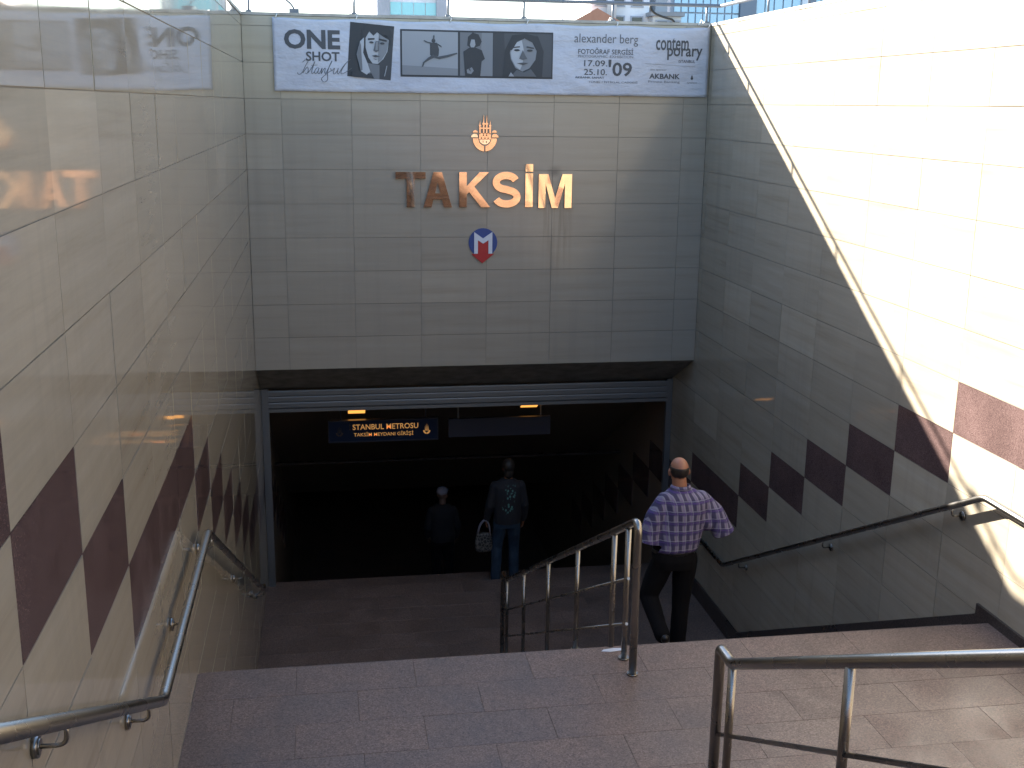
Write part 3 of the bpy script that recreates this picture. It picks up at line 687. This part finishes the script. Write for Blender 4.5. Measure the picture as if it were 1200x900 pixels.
# ------------------------------------------------------------------ people
def cap_el(bm, c, rx, ry, rz, m3=None, nu=18, nv=12):
    V = []
    for j in range(nv+1):
        t = math.pi*j/nv; ring = []
        if j in (0, nv): ring = None
        else: ring = [Vector((rx*math.sin(t)*math.cos(2*math.pi*i/nu), ry*math.sin(t)*math.sin(2*math.pi*i/nu), rz*math.cos(t))) for i in range(nu)]
        V.append(ring)
    T = (lambda p: Vector(c)+(m3 @ p if m3 else p))
    top, bot = bm.verts.new(T(Vector((0, 0, rz)))), bm.verts.new(T(Vector((0, 0, -rz))))
    Q = [None]+[[bm.verts.new(T(p)) for p in r] for r in V[1:-1]]+[None]
    for i in range(nu):
        k_ = (i+1) % nu
        bm.faces.new((top, Q[1][i], Q[1][k_])); bm.faces.new((bot, Q[nv-1][k_], Q[nv-1][i]))
        for j in range(1, nv-1): bm.faces.new((Q[j][i], Q[j+1][i], Q[j+1][k_], Q[j][k_]))
def limb(bm, pts, radii, n=12):
    """chain of tapered round segments with ball joints; pts in order"""
    for (a, b_), (ra, rb) in zip(zip(pts, pts[1:]), zip(radii, radii[1:])):
        a, b_ = Vector(a), Vector(b_); tube(bm, [a.lerp(b_, t) for t in (0, .33, .66, 1)], [ra+(rb-ra)*t for t in (0, .33, .66, 1)], n)
    for p, r in zip(pts, radii): cap_el(bm, p, r, r, r, None, 12, 8)
def loft(bm, secs, n=24):
    """horizontal-ish body sections: (x, y, z, half width, half depth)"""
    RR = []
    for x, y, z, rx, ry in secs:
        ring = []
        for i in range(n):
            a = 2*math.pi*i/n; ca, sa = math.cos(a), math.sin(a)
            ring.append(Vector((x+rx*math.copysign(abs(ca)**.85, ca), y+ry*math.copysign(abs(sa)**.85, sa), z)))
        RR.append(ring)
    fs = rings(bm, RR); bmesh.ops.recalc_face_normals(bm, faces=fs)
def fuse(name, bm, m, parent, vox=.007, smooth=4, wrinkle=0, seed=0):
    me = bpy.data.meshes.new(name); bm.to_mesh(me); bm.free(); o = bpy.data.objects.new(name, me); COL.objects.link(o)
    r = o.modifiers.new('r', 'REMESH'); r.mode = 'VOXEL'; r.voxel_size = vox; r.use_smooth_shade = True
    s = o.modifiers.new('s', 'SMOOTH'); s.factor = .5; s.iterations = smooth
    me2 = bpy.data.meshes.new_from_object(o.evaluated_get(bpy.context.evaluated_depsgraph_get()))
    bpy.data.objects.remove(o); bpy.data.meshes.remove(me)
    if wrinkle:
        nn = [v.normal.copy() for v in me2.vertices]
        for v, n_ in zip(me2.vertices, nn):
            p = v.co; w = noise.noise(Vector((p.x*9+seed, p.y*9, p.z*5)))+.6*noise.noise(Vector((p.x*20+seed, p.y*20, p.z*9+p.x*12)))
            v.co += n_*w*wrinkle
    for p in me2.polygons: p.use_smooth = True
    me2.name = name
    if len(me2.materials) == 0 and m is not None: me2.materials.append(m)
    o = bpy.data.objects.new(name, me2); COL.objects.link(o); o.parent = parent; return o
def hand(bm, wrist, d, palm_n, side, curl=.6, s=1.0):
    """palm, four fingers and a thumb; d: direction of the hand, palm_n: direction the palm faces, side +1/-1: thumb side"""
    w = Vector(wrist); d = Vector(d).normalized(); n_ = Vector(palm_n); n_ = (n_-d*n_.dot(d)).normalized(); x = d.cross(n_)*side
    m3 = Matrix((x, n_, d)).transposed(); c = w+d*.048*s
    cap_el(bm, c, .042*s, .017*s, .056*s, m3, 14, 10)
    for i, ln in enumerate((.072, .080, .074, .058)):
        b0 = c+d*.040*s+x*(.030-.020*i)*s; a1 = curl*.55; a2 = curl*1.25
        p1 = b0+(d*math.cos(a1)+n_*math.sin(a1))*ln*.5*s; p2 = p1+(d*math.cos(a2)+n_*math.sin(a2))*ln*.5*s
        limb(bm, [b0, p1, p2], [.0098*s, .0088*s, .0075*s], 8)
    t0 = c-d*.020*s+x*.030*s; t1 = t0+(d*.5+x*.75+n_*.35).normalized()*.038*s; t2 = t1+(d*.85+x*.3+n_*.4).normalized()*.032*s
    limb(bm, [t0, t1, t2], [.0125*s, .0105*s, .0085*s], 8)
def head(bm, c, yaw=0, s=1.0):
    m3 = Matrix.Rotation(yaw, 3, 'Z'); C = Vector(c)
    def at(x, y, z): return C+m3 @ Vector((x*s, y*s, z*s))
    cap_el(bm, at(0, -.012, .022), .076*s, .094*s, .092*s, m3)             # skull
    cap_el(bm, at(0, .022, -.045), .058*s, .066*s, .072*s, m3)             # face and jaw
    cap_el(bm, at(0, .100, -.018), .012*s, .020*s, .024*s, m3, 10, 8); cap_el(bm, at(0, .112, -.030), .014*s, .014*s, .011*s, m3, 10, 8)   # nose
    cap_el(bm, at(0, .084, .018), .052*s, .014*s, .011*s, m3, 12, 8)       # brow
    cap_el(bm, at(0, .086, -.066), .022*s, .012*s, .006*s, m3, 10, 8); cap_el(bm, at(0, .078, -.104), .024*s, .018*s, .018*s, m3, 10, 8)   # mouth, chin
    for e in (-1, 1):
        cap_el(bm, at(e*.082, -.004, -.010), .012*s, .021*s, .034*s, m3 @ Matrix.Rotation(e*.35, 3, 'Z'), 10, 8)
        cap_el(bm, at(e*.066, .0, -.02), .014*s, .016*s, .022*s, m3, 10, 8)
def eyes(parent, c, m, yaw=0):
    m3 = Matrix.Rotation(yaw, 3, 'Z')
    for e in (-1, 1):
        b = bm_new(); cap_el(b, Vector(c)+m3 @ Vector((e*.031, .078, .0)), .012, .009, .008, m3, 10, 8); fin('eye', b, m, parent, True)
def shoe(name, heel, toe, m, parent):
    b = bm_new(); h, t = Vector(heel), Vector(toe); d = (t-h)
    limb(b, [h+Vector((0, 0, .035)), h.lerp(t, .35)+Vector((0, 0, .040)), h.lerp(t, .72)+Vector((0, 0, .028)), t+Vector((0, 0, .022))], [.040, .043, .042, .030], 12)
    d.normalize(); x = d.cross(Vector((0, 0, 1))).normalized()
    for a, w in ((h+d*.0, .033), (h.lerp(t, .30), .034), (h.lerp(t, .7), .040), (t, .030)): cap_el(b, a+Vector((0, 0, .010)), w, w, .012, None, 12, 6)
    return fuse(name, b, m, parent, .006, 3)

skin = mat('skin_tanned', (.34, .150, .085), .45); skin.node_tree.nodes['Principled BSDF'].inputs['Subsurface Weight'].default_value = .08
eye_m = mat('eye', (.6, .58, .55), .2)
hair_m = mat('dark_hair', (.018, .013, .010), .55); leather = mat('black_leather', (.012, .011, .011), .35)
trouser_m = mat('black_trousers', (.0065, .0062, .0070), .9, 0, .15)
# plaid cotton: woven bands of violet, navy and white laid out in the shirt's own coordinates
plaid = mat('plaid_shirt_cotton', (.4, .4, .5), .8); k = NB(plaid); sx = k.n('SeparateXYZ'); k.l(k.n('TexCoord').outputs['Object'], sx.inputs[0])
def band(v, per, off, w, soft=.12):
    f = k.math('FRACT', k.math('ADD', k.math('MULTIPLY', v, 1/per), off+10)); d = k.math('ABSOLUTE', k.math('SUBTRACT', f, .5))
    return k.rng(d, w/2, w/2+soft, 1, 0)
x_, y_, z_ = sx.outputs
wob = k.math('MULTIPLY', k.math('SUBTRACT', k.noise(k.pos((1, 1, 1), 0, 'obj'), 7, 3), .5), .022)
x_ = k.math('ADD', x_, wob); z_ = k.math('SUBTRACT', z_, wob)
ang = k.math('ADD', x_, k.math('MULTIPLY', y_, .55))
c = k.mix(k.math('MULTIPLY', band(ang, .064, 0, .36), .86), (.225, .205, .27), (.030, .023, .076))
c = k.mix(k.math('MULTIPLY', band(z_, .085, .1, .30), .80), c, (.040, .031, .115))
c = k.mix(k.math('MULTIPLY', band(ang, .064, .5, .05, .05), .6), c, (.16, .10, .28))
c = k.mix(k.math('MULTIPLY', band(z_, .082, .55, .07, .05), .8), c, (.09, .05, .20))
c = k.mix(k.math('MULTIPLY', band(z_, .082, .36, .03, .05), .35), c, (.50, .50, .58)); c = k.mix(k.math('MULTIPLY', band(ang, .064, .28, .03, .05), .3), c, (.48, .48, .55))
k.l(c, plaid.node_tree.nodes['Principled BSDF'].inputs['Base Color'])
k.bump(k.noise(k.pos((1, 1, 1), 0, 'obj'), 60, 3), .15, .004)

man = thing('person', 'bald man in purple plaid short sleeved shirt and black trousers walking down the stairs', 'person', (2.835, 8.60, Z1-6*RISE))
ZT = RISE
sL, sR, eL, eR = (-.135, -.005, 1.395), (.225, .005, 1.390), (-.215, -.03, 1.12), (.350, -.045, 1.150)
wL, wR = (-.085, .21, 1.06), (.13, .20, 1.10)
HC = (.005, .040, 1.628)
b = bm_new(); head(b, HC, 0, 1.0)
limb(b, [(.02, .01, 1.41), (.012, .018, 1.48), (.006, .024, 1.56)], [.075, .064, .060], 14)
loft(b, [(-.01, 0, .86, .145, .105), (0, 0, .98, .150, .105), (.025, 0, 1.10, .145, .100), (.05, 0, 1.24, .165, .108), (.058, 0, 1.36, .185, .100), (.06, 0, 1.43, .150, .080), (.04, 0, 1.47, .07, .06)])
limb(b, [sL, eL, wL], [.040, .042, .028]); limb(b, [sR, eR, wR], [.040, .042, .028])
hand(b, wL, (.45, .9, -.05), (.3, -.3, -.9), -1, .7); hand(b, wR, (-.6, .8, .05), (-.9, -.4, 0), 1, .9)
limb(b, [(-.095, 0, .88), (-.200, .07, .515), (-.150, -.245, .275)], [.085, .058, .042]); limb(b, [(.085, 0, .88), (.075, .03, .50), (.040, -.02, .09)], [.085, .058, .042])
fuse('body', b, skin, man, .0065, 3); eyes(man, HC, eye_m)
b = bm_new()                                                            # shirt with yoke, collar and short sleeves
loft(b, [(-.022, -.005, .945, .185, .130), (-.020, -.006, .985, .208, .148), (-.008, -.005, 1.06, .212, .146), (.018, -.003, 1.18, .216, .142), (.040, 0, 1.29, .222, .142), (.047, .0, 1.37, .222, .128), (.046, .004, 1.425, .190, .108), (.036, .010, 1.465, .118, .088), (.022, .014, 1.495, .078, .074)])
limb(b, [(sL[0]+.03, sL[1], sL[2]-.012), (-.195, -.018, 1.25), (-.250, -.030, 1.03)], [.082, .088, .096], 14)
limb(b, [(sR[0]-.03, sR[1], sR[2]-.012), (.305, -.02, 1.255), (.398, -.045, 1.085)], [.082, .090, .098], 14)
limb(b, [(.15, -.01, 1.30), (.255, -.02, 1.19)], [.10, .085], 12)
o = fuse('shirt', b, plaid, man, .0075, 5, .0085, 3)
bmm = bm_new(); bmm.from_mesh(o.data)                                   # cut the sleeve ends, hem and neckline clean
for p, n_ in (((-.243, -.03, 1.045), (-.20, .05, -.97)), ((.385, -.04, 1.095), (.40, -.02, -.91)), ((0, 0, .962), (0, 0, -1))):
    bmesh.ops.bisect_plane(bmm, geom=list(bmm.verts)+list(bmm.edges)+list(bmm.faces), plane_co=p, plane_no=n_, clear_outer=False)
    n_ = Vector(n_).normalized(); P0 = Vector(p)
    dead = [v for v in bmm.verts if (v.co-P0).dot(n_) > 1e-5 and (v.co-P0).length < ((.13 if P0.x > 0 else .115) if n_.z > -.99 else 9)]
    bmesh.ops.delete(bmm, geom=dead, context='VERTS')
bmm.to_mesh(o.data); bmm.free()
md = o.modifiers.new('cloth', 'SOLIDIFY'); md.thickness = .003; md.offset = -1
b = bm_new(); RR = []
for dz, gr in ((0, 0), (.032, .004), (.034, .010), (.004, .020)):
    RR.append([Vector((.018+(.068+gr)*math.cos(a), .016+(.064+gr)*math.sin(a), 1.478+dz-.018*max(0, math.sin(a)))) for a in [2*math.pi*i/28 for i in range(28)]])
rings(b, RR, cap=False); c_ = fin('collar', b, plaid, man); c_.modifiers.new('t', 'SOLIDIFY').thickness = .003
b = bm_new(); seat = [(-.016, -.004, .80, .175, .130), (-.018, -.006, .88, .192, .140), (-.018, -.004, .95, .182, .130), (-.016, -.002, .99, .170, .120)]
loft(b, seat)
limb(b, [(-.10, -.005, .86), (-.150, .035, .70), (-.200, .065, .515), (-.178, -.10, .385), (-.155, -.235, .285)], [.105, .098, .082, .070, .064], 14)
limb(b, [(.085, -.005, .86), (.082, .015, .68), (.076, .025, .50), (.062, .0, .28), (.045, -.018, .075)], [.105, .095, .078, .072, .070], 14)
fuse('trousers', b, trouser_m, man, .0075, 4, .0055, 8)
b = bm_new(); RR = [[Vector((-.018+(.184+g)*math.cos(a), -.004+(.130+g)*math.sin(a), z)) for a in [2*math.pi*i/32 for i in range(32)]] for z, g in ((.935, .0), (.937, .005), (.967, .005), (.969, 0))]
rings(b, RR, cap=False); fin('belt', b, leather, man)
shoe('shoe', (-.150, -.285, .245), (-.120, -.130, ZT+.008), leather, man); shoe('shoe', (.042, -.075, 0), (.075, .125, 0), leather, man)
# fringe of hair round the bald crown
b = bm_new(); cap_el(b, (HC[0], HC[1]-.012, HC[2]+.022), .0805, .0985, .096, None, 36, 28)
dead = []
for v in b.verts:
    p = v.co-Vector((HC[0], HC[1]-.012, HC[2]+.022)); lim = .030+.010*noise.noise(p*60)-.012*(abs(p.x)/.08)*0
    if p.z > lim or p.z < -.062-.010*abs(math.sin(p.x*90)) or p.y > .030: dead.append(v)
bmesh.ops.delete(b, geom=dead, context='VERTS'); o = fin('hair', b, hair_m, man, True); o.modifiers.new('t', 'SOLIDIFY').thickness = .004

def walker(label, loc, spec):
    p = thing('person', label, 'person', loc); sk_ = spec['skin']; hc = spec['head']
    b = bm_new(); head(b, hc, spec.get('yaw', 0), .96)
    nb = (hc[0], hc[1]-.02, hc[2]-.17)
    limb(b, [nb, (hc[0], hc[1]-.015, hc[2]-.07)], [.060, .052], 12)
    k_ = hc[2]/1.60
    loft(b, [(0, 0, .86*k_, .135, .10), (0, 0, 1.0*k_, .135, .10), (0, 0, 1.2*k_, .150, .10), (0, 0, 1.34*k_, .165, .095), (0, 0, 1.43*k_, .10, .07)])
    for sd in ('L', 'R'):
        s_, e_, w_ = spec['arm'+sd]; limb(b, [s_, e_, w_], [.048, .038, .027])
        d = Vector(w_)-Vector(e_); hand(b, w_, d, (1 if sd == 'L' else -1, 0, 0), -1 if sd == 'L' else 1, spec.get('curl', .7), .95)
        limb(b, spec['leg'+sd], [.08, .054, .040])
    fuse('body', b, sk_, p, .0075, 3); eyes(p, hc, eye_m, spec.get('yaw', 0))
    b = bm_new()
    loft(b, [(0, -.004, .84*k_, .185, .135), (0, -.004, .92*k_, .190, .140), (0, 0, 1.06*k_, .185, .135), (0, 0, 1.24*k_, .200, .140), (0, 0, 1.35*k_, .205, .122), (0, .002, 1.41*k_, .155, .10), (0, .006, 1.455*k_, .082, .078)])
    for sd in ('L', 'R'):
        s_, e_, w_ = spec['arm'+sd]; w2 = Vector(e_).lerp(Vector(w_), .93); limb(b, [s_, e_, w2], [.072, .062, .048], 12)
    j = fuse('jacket', b, spec['jacket'], p, .008, 4, .006, spec['seed'])
    b = bm_new(); loft(b, [(0, 0, .78*k_, .16, .12), (0, 0, .90*k_, .165, .125), (0, 0, .98*k_, .15, .11)])
    for sd in ('L', 'R'):
        h_, n_, a_ = spec['leg'+sd]; limb(b, [h_, n_, (a_[0], a_[1], a_[2]-.02)], [.10, .078, .068], 12)
    fuse('trousers', b, spec['trousers'], p, .008, 4, .006, spec['seed']+2)
    for sd in ('L', 'R'):
        a_ = spec['leg'+sd][2]; dz = a_[2]-.09
        shoe('shoe', (a_[0], a_[1]-.05, dz), (a_[0]*1.15, a_[1]+.15, max(0, dz-.05) if dz > .02 else 0), spec['shoe'], p)
    return p
jacket = mat('dark_jacket', (.012, .012, .016), .8)
jk = NB(jacket)                                                          # teal leaf print down the middle of the back
sx = jk.n('SeparateXYZ'); jk.l(jk.n('TexCoord').outputs['Object'], sx.inputs[0])
vo = jk.n('TexVoronoi'); jk.l(jk.pos((30, 30, 22), 0, 'obj'), vo.inputs['Vector']); vo.inputs['Scale'].default_value = 1.0
vc = jk.n('SeparateXYZ'); jk.l(vo.outputs['Color'], vc.inputs[0])
leafm = jk.math('MULTIPLY', jk.rng(vo.outputs['Distance'], .42, .34), jk.rng(vc.outputs[0], .15, .2))
xx = jk.math('ADD', sx.outputs[0], jk.math('MULTIPLY', jk.math('SUBTRACT', sx.outputs[2], 1.2), -.14))
msk = jk.math('MULTIPLY', jk.rng(jk.math('ABSOLUTE', xx), .085, .06), jk.math('MULTIPLY', jk.rng(sx.outputs[2], .98, 1.05), jk.rng(sx.outputs[2], 1.42, 1.36)))
msk = jk.math('MULTIPLY', msk, jk.rng(sx.outputs[1], -.03, -.06))
jk.l(jk.mix(jk.math('MULTIPLY', leafm, msk), (.012, .012, .016), (.08, .20, .18)), jk.b.inputs['Base Color'])
denim = mat('blue_denim', (.02, .045, .09), .85); dk_ = NB(denim); dk_.l(dk_.ramp(dk_.noise(dk_.pos((1, 1, 1), 0, 'obj'), 7, 4), [(.35, (.007, .018, .036)), (.65, (.020, .042, .072))]), dk_.b.inputs['Base Color'])
p2 = walker('person in blue jeans and dark jacket with green leaf print at the entrance', (2.335, 14.38, Z2-RISE), dict(skin=skin, head=(.01, .03, 1.62), jacket=jacket, trousers=denim, shoe=leather, seed=21,
    armL=((-.17, 0, 1.37), (-.245, -.02, 1.10), (-.27, .06, .88)), armR=((.17, 0, 1.37), (.235, -.02, 1.10), (.235, .08, .85)),
    legL=((-.09, 0, .88), (-.130, .05, .48), (-.160, -.05, .09)), legR=((.09, 0, .88), (.105, .06, .49), (.105, .03, .09)), yaw=.35))
b = bm_new(); hc = (.01, .03, 1.62); cap_el(b, (hc[0], hc[1]-.02, hc[2]+.03), .086, .104, .098, None, 20, 14); cap_el(b, (hc[0], hc[1]-.055, hc[2]-.06), .070, .055, .090, None, 16, 12)
o = fuse('hair', b, hair_m, p2, .007, 3, .004, 5)
cloth3 = mat('black_coat', (.010, .010, .013), .85); pale = mat('pale_grey_cap', (.24, .23, .27), .8); skin2 = mat('skin_light', (.16, .09, .06), .6)
p3 = walker('dark clothed person in pale cap further down the tunnel stairs', (1.66, 16.42, Z2-RISE-6*RISE), dict(skin=skin2, head=(.0, .03, 1.535), jacket=cloth3, trousers=trouser_m, shoe=leather, seed=40, yaw=-.5,
    armL=((-.16, 0, 1.29), (-.235, -.02, 1.03), (-.22, .10, .84)), armR=((.16, 0, 1.29), (.23, -.02, 1.03), (.22, .08, .82)),
    legL=((-.085, 0, .84), (-.095, .05, .46), (-.10, .0, .09)), legR=((.085, 0, .84), (.09, .02, .46), (.10, -.03, .09))))
b = bm_new(); hc = Vector((.0, .03, 1.535)); m3 = Matrix.Rotation(-.5, 3, 'Z'); cap_el(b, hc+m3 @ Vector((0, -.012, .055)), .086, .104, .070, m3, 20, 14)
cap_el(b, hc+m3 @ Vector((0, .105, .045)), .062, .065, .010, m3, 16, 8); fuse('cap', b, pale, p3, .006, 2)
# shoulder bag held at the left side of the person in jeans
bagm = mat('patterned_bag', (.3, .3, .3), .6); k = NB(bagm); v = k.n('TexVoronoi', feature='DISTANCE_TO_EDGE'); k.l(k.pos((24, 24, 24), 0, 'obj'), v.inputs['Vector']); v.inputs['Scale'].default_value = 1
k.l(k.mix(k.rng(v.outputs['Distance'], .06, .12), (.12, .112, .10), (.015, .014, .014)), k.b.inputs['Base Color'])
bag = thing('handbag', 'black and white patterned handbag held by the person in blue jeans', 'bag', (2.02, 14.42, Z2-RISE+.42))
b = bm_new(); loft(b, [(0, 0, 0, .085, .045), (0, 0, .03, .115, .06), (0, 0, .14, .125, .06), (0, 0, .25, .11, .045), (0, 0, .27, .10, .03)]); fuse('body', b, bagm, bag, .006, 4, .006, 11)
for yy in (-.03, .03):
    b = bm_new(); tube(b, [(-.085, yy, .25), (-.05, yy, .40), (.02, yy*.5, .47), (.075, yy, .39), (.085, yy, .25)], .007, 8, .05); fin('strap', b, pale, bag)

# ------------------------------------------------------------------ buildings beyond the parapet
glass = mat('pale_blue_glazing', (.40, .66, .82), .08, 0, .8); glass2 = mat('teal_glazing', (.22, .58, .64), .08, 0, .8)
lilac = mat('curtained_glazing', (.62, .63, .74), .3); dwin = mat('dark_window', (.03, .035, .045), .1)
white_w = mat('white_render', (.80, .80, .80), .8); grey_w = mat('grey_render', (.42, .44, .48), .8); mull = mat('mullion', (.20, .23, .28), .4); tileroof = mat('orange_roof_tiles', (.50, .25, .16), .8); slate = mat('grey_roof_sheet', (.36, .37, .38), .7); cream = mat('cream_render', (.70, .67, .62), .8)
brick = mat('brown_render', (.30, .20, .14), .8)
for m_ in (white_w, grey_w, tileroof, slate, cream, brick):
    k = NB(m_); c0 = tuple(k.b.inputs['Base Color'].default_value)[:3]; k.l(k.ramp(k.noise(k.pos((1, 1, .4)), .8, 6), [(.3, tuple(x*.78 for x in c0)), (.7, tuple(min(1, x*1.12) for x in c0))]), k.b.inputs['Base Color'])
def pane_mesh(w, h, m):
    b = bm_new(); box(b, -w/2, w/2, -.03, .03, -h/2, h/2); me = bpy.data.meshes.new('pane'); b.to_mesh(me); b.free(); me.materials.append(m); return me
G0 = STREET
gb = thing('glass_office', 'office block of pale blue glass with dark pillars beyond the right end of the parapet', 'building', (32, 72, G0))
boxo('core', grey_w, gb, -10.3, 16, .35, 16, 0, 15.4)
bays = [(21.9, 26.2, glass, 9), (27.3, 30.3, glass, 5), (31.25, 32.0, glass, 2), (32.25, 34.6, lilac, 4), (35.4, 38.4, glass, 5)]
for x0, x1, m_, n in bays:
    w = (x1-x0)/n; me = pane_mesh(w-.09, 1.24, m_)
    for i in range(n):
        for j in range(11):
            o = link('pane', me, None, gb); o.location = (x0+w*(i+.5)-32, .30, .9+1.33*j); o.rotation_euler = (random.gauss(0, .006), 0, random.gauss(0, .006))
for x0, x1, m_ in ((26.2, 27.3, mull), (30.3, 30.8, white_w), (30.8, 31.25, mull), (32.0, 32.25, white_w), (34.6, 35.4, mull), (38.4, 39.2, white_w), (39.2, 48, brick)):
    boxo('pillar', m_, gb, x0+.02-32, x1-.02-32, .1, .34, 0, 15.4)
boxo('roof_edge', mull, gb, -10.5, 16.2, 0, 16.2, 15.4, 15.9)
wb = thing('white_block', 'white block with teal window bands beyond the middle of the parapet', 'building', (6.6, 85, G0))
boxo('wall', white_w, wb, -1.7, 2.3, .3, 10, 0, 20); boxo('side_slab', grey_w, wb, -2.6, -1.7, .0, 10, 0, 19); boxo('side_slab', grey_w, wb, 1.62, 2.5, .0, .29, 0, 19)
for j in range(6):
    z = 2.75+j*3.1
    for i in range(4):
        me = pane_mesh(.78, .85, glass2); o = link('window_pane', me, None, wb); o.location = (-1.25+i*.84, .27, z+.5)
    boxo('sill', grey_w, wb, -1.68, 1.60, .2, .29, z-.05, z+.04)
    if j in (2, 3): boxo('red_panel', mat('red_panel', (.40, .08, .06), .6), wb, -1.2, .6, .22, .29, z+1.45, z+1.8)
def gable_house(name, label, x, y, w, d, h, rh, wm, rm, wins, rz=0):
    t = thing(name, label, 'house', (x, y, G0), rz, 'old houses beyond the parapet'); boxo('wall', wm, t, -w/2, w/2, 0, d, 0, h)
    b = bm_new(); prism(b, [(-w/2-.3, h+.003), (w/2+.3, h+.003), (w/2+.3, h+.12), (0, h+rh), (-w/2-.3, h+.12)], -.3, d+.3, 'y'); r = fin('roof', b, rm, t)
    boxo('chimney', cream, r, w*.18, w*.18+.5, d*.4, d*.4+.5, h+rh*.3, h+rh+.5)
    for wx, wz in wins:
        f = boxo('window', cream, t, wx-.42, wx+.42, -.06, .0-.002, wz-.55, wz+.55); boxo('pane', dwin, f, wx-.34, wx+.34, -.075, -.062, wz-.47, wz+.47)
    return t
gable_house('roof_house', 'old house with orange gable roof left of the glass office', 14.35, 61, 2.7, 7, 3.75, 1.0, cream, tileroof, [(-.7, 2.4), (.5, 2.4)], -.25)
def flat_house(name, label, x, y, w, d, h, wm, wins):
    t = thing(name, label, 'house', (x, y, G0), 0, 'old houses beyond the parapet'); boxo('wall', wm, t, -w/2, w/2, 0, d, 0, h)
    b = bm_new(); box(b, -w/2-.15, w/2+.15, -.15, d+.15, h+.002, h+.22); box(b, -w/4, w/6, 1, 3, h+.223, h+1.1); fin('roof', b, slate, t)
    for wx, wz in wins:
        f = boxo('window', grey_w, t, wx-.36, wx+.36, -.06, -.002, wz-.5, wz+.5); boxo('pane', dwin, f, wx-.28, wx+.28, -.075, -.062, wz-.42, wz+.42)
    return t
flat_house('flat_house', 'cream flat-roofed house with small dark windows right of the orange roof', 16.35, 64, 3.3, 8, 6.2, white_w, [(-1.1, 4.15), (-.1, 4.15), (.95, 4.15), (-1.1, 5.6), (-.1, 5.6), (.95, 5.6), (-.1, 2.5)])
flat_house('flat_house', 'narrow pale house beside the glass office', 18.75, 63, 1.6, 7, 4.6, cream, [(-.3, 3.9), (.4, 3.9)])
gable_house('roof_house', 'low house with orange gable roof in front of the cream houses', 17.3, 58, 2.2, 5, 2.75, .75, white_w, tileroof, [(-.4, 2.1), (.5, 2.1)], .2)
for i, (x, w, h, rm, lab) in enumerate(((17.6, 4, 4.6, slate, 'far low house with grey roof and small chimney'), (21.2, 3.4, 4.9, slate, 'far low grey-roofed house nearest the orange roof'), (14.5, 2.6, 4.2, tileroof, 'far low house with faded orange roof, leftmost of the row'))):
    gable_house('low_house', lab, x, 96, w, 6, h-.9, 1.0, grey_w, rm, [(-.7, 2.2), (.7, 2.2)])
